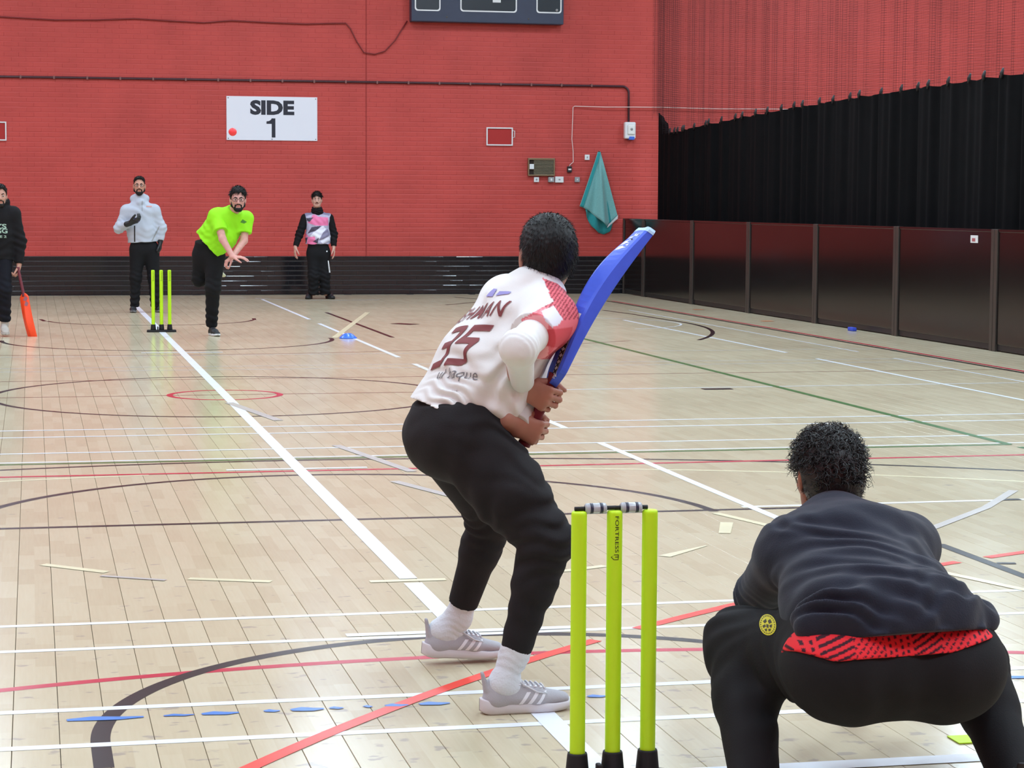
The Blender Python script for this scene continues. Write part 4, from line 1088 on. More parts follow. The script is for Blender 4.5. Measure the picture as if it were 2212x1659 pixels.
# white undershirt sleeves showing below the shirt sleeves
M_UNDER = mat('undershirt_white', srgb(228, 230, 228), .7, .3, bump=.04, bscale=300)
lw = lerp(elR, WR_, .86)
solid_obj('undershirt_sleeve', [ecap(lerp(shR, elR, .35), elR, .054, .045, flat=(1, 0), k=.02), ball(elR, .045, k=.03), ecap(elR, lw, .045, .035, flat=(0, 1), k=.03)], M_UNDER, .0045,
    [(elR, .05, elR-shR, .028, .004, .5), (elR+(wrR-elR)*.2, .05, wrR-elR, .03, .003, 1.5)], world=bt)
lwl = WL_+DL*.012
solid_obj('undershirt_sleeve', [ecap(lerp(shL, elL, .7), elL, .054, .048, flat=(1, 0), k=.02), ball(elL, .050, k=.03), ecap(elL, lwl, .047, .041, flat=(0, 1), k=.03)], mat('undershirt_shaded', srgb(206, 206, 204), .75, .3), .005, world=bt)  # left sleeve: same white undershirt, its shade put into a greyer colour

# trousers
M_TR = BLACKCLOTH('black_trousers', (31, 29, 31))
cuffR, cuffL = lerp(knR, anR, .90), lerp(knL, anL, .80)
tp = [ecap(J(986, 880, 1.08), lerp(hipL, hipR, .5)+Z3*.02, (.158, .120), (.165, .138), XP, flat=(1, 0), k=.04), ball(J(968, 945, 1.07), (.158, .122, .130), XP, Z3, k=.05),
      ecap(hipR, lerp(hipR, knR, .55), .125, .105, k=.06), ecap(lerp(hipR, knR, .5), knR, .108, .076, k=.04), ecap(knR, lerp(knR, cuffR, .4), .072, .062, k=.05), ecap(lerp(knR, cuffR, .35), cuffR, .063, .046, flat=(0, 1), k=.03),
      ecap(hipL, knL, .118, .074, k=.06), ecap(knL, lerp(knL, cuffL, .4), .070, .062, k=.05), ecap(lerp(knL, cuffL, .35), cuffL, .062, .049, flat=(0, 1), k=.03)]
tfold = [(knR, .11, anR-hipR, .055, .008, .4), (lerp(hipR, knR, .75), .12, knR-hipR, .07, .006, 1.4), (hipR+Z3*.0+np.array([.10, -.05, -.02]), .11, J(1160, 900, 1)-J(1120, 1000, 1), .055, .008, .3), (knL, .10, anL-hipL, .05, .008, 2.0),
         (lerp(hipR, knR, .35), .16, knR-hipR, .11, .006, 2.6), (pel, .14, Z3, .09, .005, 1.0), (lerp(knR, cuffR, .6), .12, cuffR-knR, .08, .003, .7)]
solid_obj('trousers', tp, M_TR, .0055, tfold, world=bt)
M_SOCK = mat('white_sock', srgb(214, 218, 224), .9, .2, bump=.25, bscale=160)
for a_, kn, hl, td, fr in ((anR, knR, heelR, tR, .84), (anL, knL, heelL, tLd, .70)):
    b0 = hl+td*.062+Z3*.085
    solid_obj('sock', [ecap(lerp(kn, a_, fr), lerp(kn, a_, .93), .043, .040, flat=(1, 0), k=.02), ecap(lerp(kn, a_, .93), b0, .039, .037, k=.03), ecap(b0, hl+td*.12+Z3*.06, .036, .03, k=.03)], M_SOCK, .004,
        [(a_+Z3*.0, .05, kn-a_, .022, .003, .4)], world=bt)
M_SHOE = mat('grey_knit', srgb(176, 174, 180), .8, .25, bump=.2, bscale=400); M_SOLE = mat('white_foam', srgb(214, 210, 214), .6); M_STR = mat('white_stripe', srgb(232, 232, 238), .5); M_LACE = mat('white_lace', srgb(212, 210, 214), .8)
shoe(bt, heelR, tR, M_SHOE, M_SOLE, -1, detail=True, s=1.0, m_stripe=M_STR, m_lace=M_LACE)
shoe(bt, heelL, tLd, M_SHOE, M_SOLE, 1, up=upL, detail=True, s=1.0, m_stripe=M_STR, m_lace=M_LACE)

# ---------------------------------------------------------------- the blue bat
def make_bat(k0, k1, k2, face, width, m_blade, m_grip, label, m_toe=None, thick=1.0, bow=.012, edge=.018):
    t = empty('cricket_bat', k0, label, 'bat', 'cricket bats held by the two batters')
    A = N(k2-k1); Fn = N(np.asarray(face)-A*(A@np.asarray(face))); S = np.cross(A, Fn); L = np.linalg.norm(k2-k1)
    us = np.r_[np.linspace(0, .12, 8), np.linspace(.15, .97, 24), np.array([.985, 1.0])]; V = []
    for u in us:
        w = width/2*(min(1, .36+.64*math.sin(min(1, u/.10)*math.pi/2))); w *= 1 if u < .985 else (.97 if u < .995 else .86)
        th = thick*(.015+.044*math.sin(math.pi*np.clip((u+.02)/1.06, 0, 1)**1.35)**1.2); e = edge*(.42+.58*math.sin(math.pi*u**1.3))
        if u > .985: th *= .8
        c = k1+A*(L*u)+Fn*(bow*math.sin(math.pi*u)*-1+.006)
        prof = [(-w, -.0), (-w*.98, .006), (-w*.5, .009), (w*.5, .009), (w*.98, .006), (w, 0), (w, -e), (w*.82, -e-.006*thick), (w*.10, -th), (-w*.10, -th), (-w*.82, -e-.006*thick), (-w, -e)]
        V.append([c+S*a+Fn*b_ for a, b_ in prof]+[c+S*prof[0][0]+Fn*prof[0][1]])
    V = np.array(V); a, m_ = V.shape[:2]
    F_ = [(i*m_+j, (i+1)*m_+j, (i+1)*m_+j+1, i*m_+j+1) for i in range(a-1) for j in range(m_-1)]
    F_ += [tuple(range(m_-2, -1, -1))[::-1], tuple((a-1)*m_+j for j in range(m_-1))[::-1]]
    mb = MB(); mb.add(V.reshape(-1, 3), F_, False); bl = mb.build('blade', m_blade, world=t)
    if m_toe:
        sel = [i for i in range(a) if us[i] >= .95]; mb = MB(); c = V[sel].mean((0, 1)); Vt = c+(V[sel]-c)*1.03; b2 = len(sel)
        mb.add(Vt.reshape(-1, 3), [(i*m_+j, (i+1)*m_+j, (i+1)*m_+j+1, i*m_+j+1) for i in range(b2-1) for j in range(m_-1)]+[tuple((b2-1)*m_+j for j in range(m_-1))[::-1]], False); mb.build('toe_guard', m_toe, world=t)
    hd_ = N(k1-k0); LL = np.linalg.norm(k1-k0); pts = []; rs = []
    for i in range(25):
        u = i/24; pts.append(k0+hd_*(LL+.035)*u); rs.append(.0172+.0012*math.sin(i*2.1)*(1 if i < 22 else 0)+(.002 if i < 2 else 0)+(.004*max(0, (u-.9)/.1)))
    mb = MB(); mb.tube(pts, rs, 14); mb.build('grip', m_grip, world=t)
    return t, bl, (A, Fn, S, L)
M_BLUE = mat('blue_bat', srgb(68, 100, 226), .4, .4, noise=.05, nscale=20); M_GRIP = mat('maroon_grip', srgb(112, 30, 44), .6, .3); M_TOE = mat('pale_toe', srgb(170, 205, 235), .4)
bface = N(rt*.96+np.array([0, 1, 0])*.27-Z3*.1)
bat, blade, (bA, bFn, bS, bL) = make_bat(bk0, bk1, bk2, bface, .108, M_BLUE, M_GRIP, 'blue cricket bat raised by the batsman in the white and pink shirt', M_TOE, edge=.031, bow=.019)
bb = bvh_of(blade)
M_BWHITE = mat('sticker_white', srgb(222, 224, 230), .5)
def bat_strip(name, u0, u1, s0, s1, polys, m, off, back=True):
    """sticker laid on the back of the blade; polys in (0..1, 0..1)"""
    V, F_ = poly_mesh2d(polys, .05); Vw = [(bL*(u0+(u1-u0)*x), s0+(s1-s0)*y) for x, y in V]
    o0 = bk1-bFn*.12
    return decal(name, (Vw, F_), o0, bA, bS, bFn, bb, m, off, parent=blade, reach=.4)
sgn = 1 if bS@(CAM_POS-bk1) > 0 else -1     # the half of the back that faces the camera
SQ = [[(0, 0), (1, 0), (1, 1), (0, 1)]]
bat_strip('side_sticker', .03, .40, sgn*.002, sgn*.040, SQ, M_BWHITE, .0006)
lat = []
for i in range(9):
    x = i/9.0; w_ = .085
    lat += [[(x, 0), (x+.035, 0), (x+w_+.035, 1), (x+w_, 1)], [(x+w_, 0), (x+w_+.035, 0), (x+.035, 1), (x, 1)], [(x+.02, .8), (x+w_, .8), (x+w_, 1), (x+.02, 1)]]
bat_strip('black_lettering', .05, .37, sgn*.003, sgn*.038, lat, M_DARKPRINT, .0011)
bat_strip('toe_sticker', .80, .95, sgn*.002, sgn*.036, [[(0, .1), (.25, .9), (.45, .9), (.2, .1)], [(.25, .1), (.5, .1), (.65, .5), (.5, .9), (.42, .5)], [(.62, .1), (.75, .1), (.98, .9), (.85, .9)], [(.72, .4), (.95, .3), (.98, .45), (.75, .55)]], M_BWHITE, .0008)
bat_strip('toe_sticker_black', .815, .965, sgn*.006, sgn*.040, [[(.22, .1), (.47, .1), (.62, .5), (.47, .9), (.39, .5)], [(.6, .1), (.7, .1), (.9, .9), (.8, .9)]], M_DARKPRINT, .0005)  # black print of the toe sticker, offset under the white shapes
# ---------------------------------------------------------------- the wicketkeeper, crouching with his back to the camera
wk = empty('person', (0.62, -0.25, 0), 'wicketkeeper in dark tracksuit with curly black hair crouching behind the near wicket', 'person')
K = lambda px, py, Y: at(px, py, Y=Y)
kpel = K(1905, 1405, -.42)
khL, khR = K(1805, 1425, -.40), K(2000, 1430, -.40)
kkL, kkR = K(1598, 1392, -.02), K(2098, 1430, .02)
kaL, kaR = np.array([.272, -.36, .075]), np.array([.955, -.36, .075])
kch, knb = K(1838, 1190, -.10), K(1800, 1098, .03)
ksL, ksR = K(1697, 1200, -.05), K(1962, 1180, -.03)
khc = K(1787, 1028, .13)
khF = N(np.array([-.04, 1.0, -.12])); khU = N(np.array([.0, .10, 1.0]))
keL, kwL = K(1640, 1285, .20), K(1735, 1330, .42)
keR, kwR = K(1985, 1300, .28), K(1890, 1330, .48)
KX, KP = N(ksR-ksL), N(khR-khL)
kb = [ecap(kpel, lerp(kpel, kch, .5), (.15, .11), (.135, .10), KP, k=.05), ecap(lerp(kpel, kch, .5), kch, (.135, .10), (.165, .11), KX, k=.05), ecap(ksL, ksR, .06, .06, k=.06),
      ecap(lerp(kch, knb, .5), khc-khU*.07-khF*.012, .068, .058, k=.035)]
khd, frk = head(khc, khF, khU); kb += khd
for a, b_, c in ((ksL, keL, kwL), (ksR, keR, kwR)): kb += [ecap(a, b_, .052, .042, k=.03), ecap(b_, c, .042, .028, k=.02)]
kb += hand(kwL, N(np.array([.2, 1, .1])), np.array([.9, -.2, .2]), Z3, (.3, .4, .3)); kb += hand(kwR, N(np.array([-.2, 1, .1])), np.array([-.9, -.2, .2]), Z3, (.3, .4, .3))
for h_, k_, a_ in ((khL, kkL, kaL), (khR, kkR, kaR)): kb += [ecap(h_, k_, .092, .058, k=.05), ecap(k_, lerp(k_, a_, .35), .056, .058, k=.03), ecap(lerp(k_, a_, .35), a_, .058, .038, k=.03)]
kheL, kheR = np.array([.285, -.425, 0]), np.array([.935, -.455, 0]); ktL, ktR = N(np.array([-.25, 1, 0])), N(np.array([.30, 1, 0]))
for a_, hl, td in ((kaL, kheL, ktL), (kaR, kheR, ktR)): kb += [ecap(a_, hl+td*.06+Z3*.065, .037, .034, k=.02), ecap(hl+td*.06+Z3*.058, hl+td*.19+Z3*.042, .026, .020, k=.02)]
solid_obj('body', kb, M_SKIN, .005, color=head_colors(frk, srgb(150, 96, 74), srgb(130, 76, 66)), world=wk)

# curly black hair
C, R, F, U, s = frk
def khair(q, d):
    L = q-C.astype(np.float32); y, z = L@F.astype(np.float32), L@U.astype(np.float32)
    x = L@R.astype(np.float32); d = np.maximum(d, (-.098+np.clip((y+.01)/.05, 0, 1)*.12-z)*.8)
    return np.maximum(d, .024-np.sqrt((np.abs(x)-.080)**2+(y-.004)**2*.8+(z+.016)**2*.35))
M_CURL = mat('curly_black_hair', srgb(24, 21, 21), 0.42, 0.5, noise=.3, nscale=60)
kh = solid_obj('hair', [ball(C-F*.016+U*.030, (.087, .104, .098), R, F, k=.02), ball(C-F*.045-U*.018, (.080, .073, .090), R, F, k=.03), ball(C+U*.07-F*.005, (.078, .09, .064), R, F, k=.02)], M_CURL, .004, extra=khair, world=wk)
HV, HN = mesh_arrays(kh); z_ = (HV-C)@U
strands('hair_curls', HV, HN, (z_ > -.02) & ((np.abs((HV-C)@R) < .070) | (z_ > .02)), M_CURL, wk, 1500, .030, .0024, lambda v, n: np.zeros((len(v), 3)), .010, 4, 7)
strands('hair_curls_nape', HV, HN, z_ <= .0, M_CURL, wk, 700, .012, .0016, lambda v, n: np.tile(-U*.8, (len(v), 1)), .004, 5, 5)

# navy-black sweatshirt riding up over a red shirt tail
M_JACKET = mat('navy_black_sweatshirt', srgb(33, 37, 50), .85, .25, noise=.10, nscale=16, bump=.15, bscale=260, sheen=.10)
hemc = K(1945, 1372, -.50)
jp = [ecap(K(1935, 1350, -.46), lerp(kpel, kch, .45), (.235, .150), (.215, .150), KP, k=.05), ecap(lerp(kpel, kch, .40), kch, (.215, .150), (.205, .125), lerp(KP, KX, .5), k=.06), ecap(kch, K(1803, 1148, .0), (.20, .115), (.105, .082), KX, k=.06),
      ecap(lerp(ksL, ksR, .05), lerp(ksL, ksR, .95), .088, .088, k=.07), ecap(K(1803, 1140, .0), K(1802, 1132, .01), .088, .084, k=.05),
      ball(K(2110, 1335, -.43), (.055, .06, .045), k=.03), ball(K(1765, 1345, -.45), (.060, .07, .045), k=.03)]
for a, b_, c in ((ksL, keL, kwL), (ksR, keR, kwR)): jp += [ecap(a, b_, .078, .062, k=.04), ecap(b_, lerp(b_, c, .92), .060, .042, flat=(0, 1), k=.03)]
hn = N(np.array([.035, -.30, -1.0]))
def hem_cut(q, d):
    L = q-hemc.astype(np.float32)
    t = L@KP.astype(np.float32); sag = -.018*np.clip((-t-.10)/.1, 0, 1)
    return np.where(L@np.array([0, 1, 0], np.float32) < .34, np.maximum(d, (L@hn.astype(np.float32))+sag*0-.004), d)
up_b = N(kch-kpel)
jf = [(K(1850, 1185, -.25), .16, up_b+KX*.25, .085, .0075, .4), (K(1900, 1250, -.35), .16, up_b+KX*.35, .10, .009, 1.5), (K(1990, 1230, -.25), .13, up_b-KX*.3, .085, .007, 2.2), (K(1800, 1310, -.5), .12, up_b+KX*.6, .06, .012, .2),
      (K(2050, 1330, -.5), .12, up_b-KX*.5, .055, .010, 1.1), (K(1930, 1335, -.55), .14, up_b, .075, .009, 2.7), (keL, .09, keL-ksL, .04, .006, .5), (K(1700, 1180, -.1), .10, KX+up_b*.3, .05, .005, 1.9)]
jacket = solid_obj('sweatshirt', jp, M_JACKET, .005, jf, extra=hem_cut, world=wk)
# knitted hem band
# black trousers
M_KTR = BLACKCLOTH('black_track_trousers', (26, 26, 28))
kcL, kcR = lerp(kkL, kaL, 1.03), lerp(kkR, kaR, 1.12)
ktp = [ball(K(1835, 1440, -.46), (.16, .15, .125), KP, np.array([0, 1, .0]), k=.08), ball(K(2035, 1440, -.46), (.15, .15, .125), KP, np.array([0, 1, .0]), k=.10), ecap(kpel, lerp(kpel, kch, .35), (.195, .14), (.18, .13), KP, k=.05),
       ecap(K(1825, 1432, -.38), kkL, .135, .088, k=.10), ecap(K(2030, 1432, -.38), kkR, .132, .088, k=.10),
       ecap(kkL, lerp(kkL, kcL, .4), .082, .080, k=.06), ecap(lerp(kkL, kcL, .35), kcL, .080, .060, flat=(0, 1), k=.03), ecap(kkR, lerp(kkR, kcR, .4), .080, .076, k=.06), ecap(lerp(kkR, kcR, .35), kcR, .076, .058, flat=(0, 1), k=.03)]
kf = [(kkL, .11, kaL-kkL, .06, .007, .6), (K(1680, 1480, -.25), .12, N(kkL-khL), .07, .005, 1.1), (kkR, .10, kaR-kkR, .06, .006, .2), (K(1930, 1480, -.6), .2, KP, .12, .004, .5)]
ktr = solid_obj('trousers', ktp, M_KTR, .006, kf, world=wk)
# red shirt tail
M_TAIL = mat('red_patterned_shirt', (1, 1, 1, 1), .7, .3, attr='Col')
def tail_cut(q, d):
    L = q-hemc.astype(np.float32); t = L@KP.astype(np.float32); dn = L@hn.astype(np.float32)
    d = d-.008-.002*np.sin(t*40)
    d = np.maximum(d, dn-.056+.9*np.maximum(0, -t-.19)**1.2+.25*np.maximum(0, t-.1))
    d = np.maximum(d, -dn-.09)
    return np.maximum(d, np.maximum(L[:, 1]-.16, np.abs(t-.005)-.275))
def tail_col(V):
    L = V-hemc; t = L@KP; z = -(V[:, 2]-hemc[2]); c = np.tile(np.array(srgb(228, 40, 50)[:3]), (len(V), 1))
    dark = np.array(srgb(58, 14, 30)[:3])
    zone = np.floor((t+.3)/.075).astype(int) % 3
    a = (np.sin(t*2*math.pi/.016) > .35) & (np.sin((z+.3*t)*2*math.pi/.014) > -.2) & (zone == 0)
    b_ = (np.sin((t*.5+z)*2*math.pi/.015) > .2) & (zone == 1)
    e = (np.sin((t+z)*2*math.pi/.018) > .45) & (np.sin((t-z)*2*math.pi/.018) > -.5) & (zone == 2)
    c[a | b_ | e] = dark; return c
solid_obj('shirt_tail', ktp[:3], M_TAIL, .0035, extra=tail_cut, color=tail_col, world=wk)

# round yellow crest printed on the left thigh
tb = bvh_of(ktr)
M_CREST = mat('yellow_crest', srgb(206, 196, 40), .6); M_CRESTD = mat('dark_crest', srgb(58, 52, 20), .6)
def disc(r, n=28, cx=0, cy=0, sq=1.0): return [(cx+r*math.cos(2*math.pi*i/n)*sq, cy+r*math.sin(2*math.pi*i/n)) for i in range(n)]
def crest(name, polys, m, off):
    d = N(at(1659, 1350, Y=0)-CAM_POS); loc, nor, *_ = tb.ray_cast(Vector(CAM_POS), Vector(d), 20)
    u_ = N(np.array([1, -.05, .12])); v_ = N(np.array([-.10, .25, .96])); decal(name, poly_mesh2d(polys, .006), np.array(loc), u_, v_, d, tb, m, off, parent=ktr, reach=.4)
crest('crest', [disc(.0265, sq=.82)], M_CREST, .0012)
rg_ = [[(.0205*math.cos(a_)*.82, .0205*math.sin(a_)), (.0235*math.cos(a_)*.82, .0235*math.sin(a_)), (.0235*math.cos(a_+.13)*.82, .0235*math.sin(a_+.13)), (.0205*math.cos(a_+.13)*.82, .0205*math.sin(a_+.13))] for a_ in np.arange(.1, 6.2, .26)]
fig = [[(-.011, .010), (-.002, .015), (-.001, .008), (-.007, .004)], [(.002, .009), (.009, .013), (.012, .004), (.004, .001)], [(-.014, -.001), (-.006, .002), (-.005, -.004), (-.012, -.007)], [(-.003, .002), (.003, -.001), (.001, -.009), (-.004, -.006)],
       [(.005, -.002), (.012, -.001), (.009, -.009), (.004, -.007)], [(-.010, -.010), (-.003, -.009), (-.004, -.016), (-.008, -.015)], [(.0, -.011), (.007, -.011), (.005, -.016), (.0, -.017)]]
crest('crest_figure', fig, M_CRESTD, .0018); crest('crest_ring', rg_, M_CRESTD, .0018)
M_KSH = mat('black_shoe', srgb(30, 30, 32), .6); M_KSO = mat('dark_sole', srgb(50, 50, 52), .6)
shoe(wk, kheL, ktL, M_KSH, M_KSO, 1); shoe(wk, kheR, ktR, M_KSH, M_KSO, -1)
# ---------------------------------------------------------------- the players at the far end
def person_far(label, base, Y, j, skin, top, legs, shoes, headdir=(0, -1, 0), hands=True, h=.0075, group=None, head_s=1.0, gloves=None):
    """j: joints as (px, py, dY); top/legs: clothing builders; returns the Empty and joints in the world"""
    t = empty('person', base, label, 'person')
    q = {k: at(v[0], v[1], Y=Y+(v[2] if len(v) > 2 else 0)) for k, v in j.items() if not k.startswith('hand')}
    F = N(np.array(headdir, float)); U = N(np.array([0, .0, 1.0])-F*F[2]*0)
    X = N(q['shL']-q['shR']); XP_ = N(q['hipL']-q['hipR'])
    b = [ecap(q['pel'], lerp(q['pel'], q['chest'], .5), (.145, .10), (.13, .095), XP_, k=.05), ecap(lerp(q['pel'], q['chest'], .5), q['chest'], (.13, .095), (.16, .105), X, k=.05), ecap(q['shL'], q['shR'], .058, .058, k=.06),
         ecap(lerp(q['chest'], q['neck'], .6), q['head']-U*.06-F*.012, .062, .056, k=.03)]
    hd, fr = head(q['head'], F, U, head_s); b += hd
    for s_ in 'LR':
        b += [ecap(q['sh'+s_], q['el'+s_], .050, .042, k=.03), ecap(q['el'+s_], q['wr'+s_], .041, .028, k=.02)]
        D, Nn, T, cu = j['hand'+s_]; b += hand(q['wr'+s_], np.array(D, float), np.array(Nn, float), np.array(T, float), cu, s=1.05)
        b += [ecap(q['hip'+s_], q['kn'+s_], .088, .056, k=.05), ecap(q['kn'+s_], lerp(q['kn'+s_], q['an'+s_], .35), .054, .056, k=.03), ecap(lerp(q['kn'+s_], q['an'+s_], .35), q['an'+s_], .056, .038, k=.03)]
    base_col = head_colors(fr, skin, tuple(np.array(skin[:3])*[.8, .6, .6]))
    return t, q, fr, b, X, XP_, base_col
FH = .0075
def trousers_far(t, q, XP_, m, waist, rad=(.105, .074, .058), cut=.97, name='trousers'):
    P = [ecap(waist, lerp(q['hipL'], q['hipR'], .5), (.158, .112), (.172, .122), XP_, flat=(1, 0), k=.04)]
    for s_ in 'LR':
        c = lerp(q['kn'+s_], q['an'+s_], cut)
        P += [ecap(q['hip'+s_], q['kn'+s_], rad[0], rad[1], k=.06), ecap(q['kn'+s_], c, rad[1], rad[2], flat=(0, 1), k=.04)]
    f = [(q['kn'+s_], .12, Z3, .07, .007, .5*i) for i, s_ in enumerate('LR')]+[(lerp(q['kn'+s_], q['an'+s_], .7), .14, Z3, .08, .008, 1+i) for i, s_ in enumerate('LR')]
    return solid_obj(name, P, m, FH, f, world=t)
def beard(t, fr, m, full=1.0):
    C, R, F, U, s = fr; p = lambda r, f, u: C+(R*r+F*f+U*u)*s
    P = [ball(p(0, .064, -.098), (.038*s, .030*s, .034*s*full), R, F, k=.02)]
    for q_ in (-1, 1): P += [ecap(p(q_*.064, .0, -.01), p(q_*.056, .022, -.06), .011*s, .018*s, k=.02), ecap(p(q_*.056, .022, -.06), p(q_*.02, .066, -.10), .019*s, .022*s, k=.02), ecap(p(q_*.006, .098, -.047), p(q_*.030, .084, -.056), .006*s, .006*s, k=.006), ecap(p(q_*.030, .084, -.056), p(q_*.034, .072, -.085), .007*s, .012*s, k=.01)]
    solid_obj('beard', P, m, .004, extra=lambda q, d: d+.0012*np.sin(q[:, 2]*400+q[:, 0]*300), world=t)
def short_hair(t, fr, m, line=.045, bulk=1.0, fringe=0.0):
    C, R, F, U, s = fr
    def cut(q, d):
        L = q-C.astype(np.float32); x, y, z = L@R.astype(np.float32), L@F.astype(np.float32), L@U.astype(np.float32)
        ln = -.06+np.clip((y+.03)/.05, 0, 1)*.07+np.clip((y-.02)/.05, 0, 1)*(line-.01+.012)+.004*np.sin(x*150)*(fringe > 0)
        return np.maximum(d, (ln-z)*.8)+.002*np.sin(x*260+z*90)*np.sin(y*230)
    ho = solid_obj('hair', [ball(C+(-F*.010+U*.040)*s, (.081*s*bulk, .100*s, .097*s*bulk), R, F, k=.02), ball(C+(F*.012+U*.088)*s, (.062*s, .070*s, .048*s*bulk), R, F, k=.02)], m, .004, extra=cut, world=t)
    V, Nn = mesh_arrays(ho); z = (V-C)@U; y = (V-C)@F
    strands('hair_strands', V, Nn, z > (.07 if not fringe else .05), m, t, 420, .020+.014*fringe, .0032, lambda v, n: np.tile(F*.35-U*.1, (len(v), 1))+((v-C)@F > .06)[:, None]*(-U*.9)*fringe, 0, 7)
def far_print(name, vf, px, py, w, h, bv, m, parent, off=.003, n=(0, -1, 0)):
    V, F_ = vf; hx = max(abs(v[0]) for v in V); hy = max(abs(v[1]) for v in V)
    d = N(at(px, py, Y=20)-CAM_POS); loc, *_ = bv.ray_cast(Vector(CAM_POS), Vector(d), 60)
    if loc is None: print('FAR MISS', name); return
    return decal(name, ([(v[0]/hx*w/2, v[1]/hy*h/2) for v in V], F_), np.array(loc), np.array([1, 0, 0.]), Z3, d, bv, m, off, parent=parent, reach=.6)
DN, FWD = (0, 0, -1), (0, -1, 0)
RELAX = (.25, .35, .25)
M_BLK = BLACKCLOTH('black_joggers', (20, 20, 23))
M_BSHOE = mat('black_trainer', srgb(30, 30, 34), .6); M_BSOLE = mat('grey_sole', srgb(120, 120, 122), .6)
SQ1 = [[(-1, -1), (1, -1), (1, 1), (-1, 1)]]

# umpire in the pale hoodie
um = dict(pel=(312, 535), chest=(303, 460), neck=(302, 428), head=(301, 402, -.03), shR=(274, 455), shL=(333, 455), elR=(257, 493, -.02), wrR=(281, 482, -.22), elL=(349, 492), wrL=(346, 522, -.03), hipR=(297, 540), hipL=(327, 540),
          knR=(293, 600, -.04), knL=(332, 600, -.03), anR=(291, 659), anL=(335, 659), handR=((.75, -.3, .25), (-.2, .5, .8), (.1, -.9, .4), (.5, .7, .5)), handL=(DN, (-1, 0, 0), FWD, (.5, .6, .5)))
t, q, fr, b, X, XP_, bc = person_far('bearded umpire in pale grey hoodie and black gloves, standing behind the far wicket', (0.1, 24.9, 0), 24.75, um, SKIN2, None, None, None, headdir=(-.06, -1, .05))
M_HOOD = mat('pale_grey_hoodie', srgb(184, 190, 203), .85, .25, noise=.03, nscale=10, bump=.06, bscale=200)
def umcol(V):
    c = bc(V)
    return c
solid_obj('body', b, M_SKIN, FH*.85, color=umcol, world=t)
short_hair(t, fr, M_HAIR, .088, .96); beard(t, fr, M_HAIR, 1.1); face_parts(fr, t, M_HAIR)
mb = MB()
for s_ in (-1, 1):
    C, R, F, U, s = fr; c0 = C+R*s_*.033+F*.098+U*.002
    mb.tube([c0+R*.026*math.cos(a)+U*.018*math.sin(a) for a in np.linspace(0, 2*math.pi, 17)], .0022, 5, False)
    mb.tube([c0+R*s_*.026, C+R*s_*.082-F*.0+U*.006], .002, 5)
mb.tube([C+R*.008+F*.100+U*.004, C-R*.008+F*.100+U*.004], .002, 5); mb.build('spectacles', M_BLACKP, world=t)
hemU = at(309, 523, Y=24.75)
P = [ecap(hemU, lerp(q['pel'], q['chest'], .5), (.205, .145), (.20, .142), XP_, flat=(1, 0), k=.04), ecap(lerp(q['pel'], q['chest'], .5), q['chest'], (.20, .142), (.205, .13), X, k=.06), ecap(q['shR'], q['shL'], .082, .082, k=.07), ecap(q['chest'], q['neck'], (.15, .1), (.09, .085), X, k=.06)]
for s_ in 'LR': P += [ecap(q['sh'+s_], q['el'+s_], .072, .066, k=.05), ecap(q['el'+s_], lerp(q['el'+s_], q['wr'+s_], .9), .066, .048, flat=(0, 1), k=.04)]
hood0 = q['neck']
P += [ecap(hood0+np.array([-.085, .02, -.01]), hood0+np.array([0, -.085, -.055]), .034, .036, k=.03), ecap(hood0+np.array([.085, .02, -.01]), hood0+np.array([0, -.085, -.055]), .034, .036, k=.03), ecap(hood0+np.array([-.085, .02, .0]), hood0+np.array([.0, .11, .0]), .04, .05, k=.04), ecap(hood0+np.array([.085, .02, .0]), hood0+np.array([.0, .11, .0]), .04, .05, k=.04)]
hood = solid_obj('hoodie', P, M_HOOD, FH, [(hemU+Z3*.05, .2, Z3, .09, .005, .3), (q['elR'], .12, q['elR']-q['shR'], .06, .006, .8), (q['elL'], .14, Z3, .07, .005, 1.7), (q['chest'], .2, Z3+X*.4, .12, .006, .6)], world=t)
hb = bvh_of(hood)
far_print('zip', poly_mesh2d(SQ1, .1), 291, 505, .016, .22, hb, M_BLACKP, hood); far_print('zip', poly_mesh2d(SQ1, .1), 307, 445, .007, .14, hb, M_GREYP, hood)
far_print('small_logo', poly_mesh2d(SQ1, .2), 322, 446, .075, .016, hb, mat('pale_logo', srgb(206, 150, 140), .7), hood); far_print('pocket_edge', poly_mesh2d([[(-1, -1), (-.7, -1), (1, 1), (.7, 1)]], .2), 336, 505, .12, .20, hb, M_GREYP, hood)
for s_ in 'LR':
    D, Nn, T, cu = um['hand'+s_]; w = q['wr'+s_]; hp_ = hand(w, np.array(D, float), np.array(Nn, float), np.array(T, float), cu, s=1.13)
    for e in hp_:
        if 'wa' in e: e['wa'] = tuple(a+.005 for a in e['wa']); e['wb'] = tuple(a+.005 for a in e['wb'])
    hp_.append(ecap(w-N(np.array(D, float))*.05, w, .040, .038, k=.01)); solid_obj('glove', hp_, M_BLACKP, .005, world=t)
trousers_far(t, q, XP_, M_BLK, at(309, 515, Y=24.75), (.110, .080, .060), 1.05)
hl = at(289, 665, Y=24.85); shoe(t, (hl[0], 24.86, 0), (-.10, -1, 0), M_BSHOE, M_BSOLE, -1); hl2 = at(337, 665, Y=24.85); shoe(t, (hl2[0], 24.9, 0), (.15, -1, 0), M_BSHOE, M_BSOLE, 1)
far_print('side_mark', poly_mesh2d([[(-1, -1), (-.4, -1), (-.4, 1), (-1, 1)], [(.4, -1), (1, -1), (1, 1), (.4, 1)]], .3), 345, 548, .05, .06, bvh_of(bpy.data.objects['trousers']), M_WHITEP, t) if 0 else None
cnt = empty('ball_counter', q['wrR']+np.array([.10, -.05, .05]), 'small dark counter held in umpire\'s gloved right hand', 'counter')
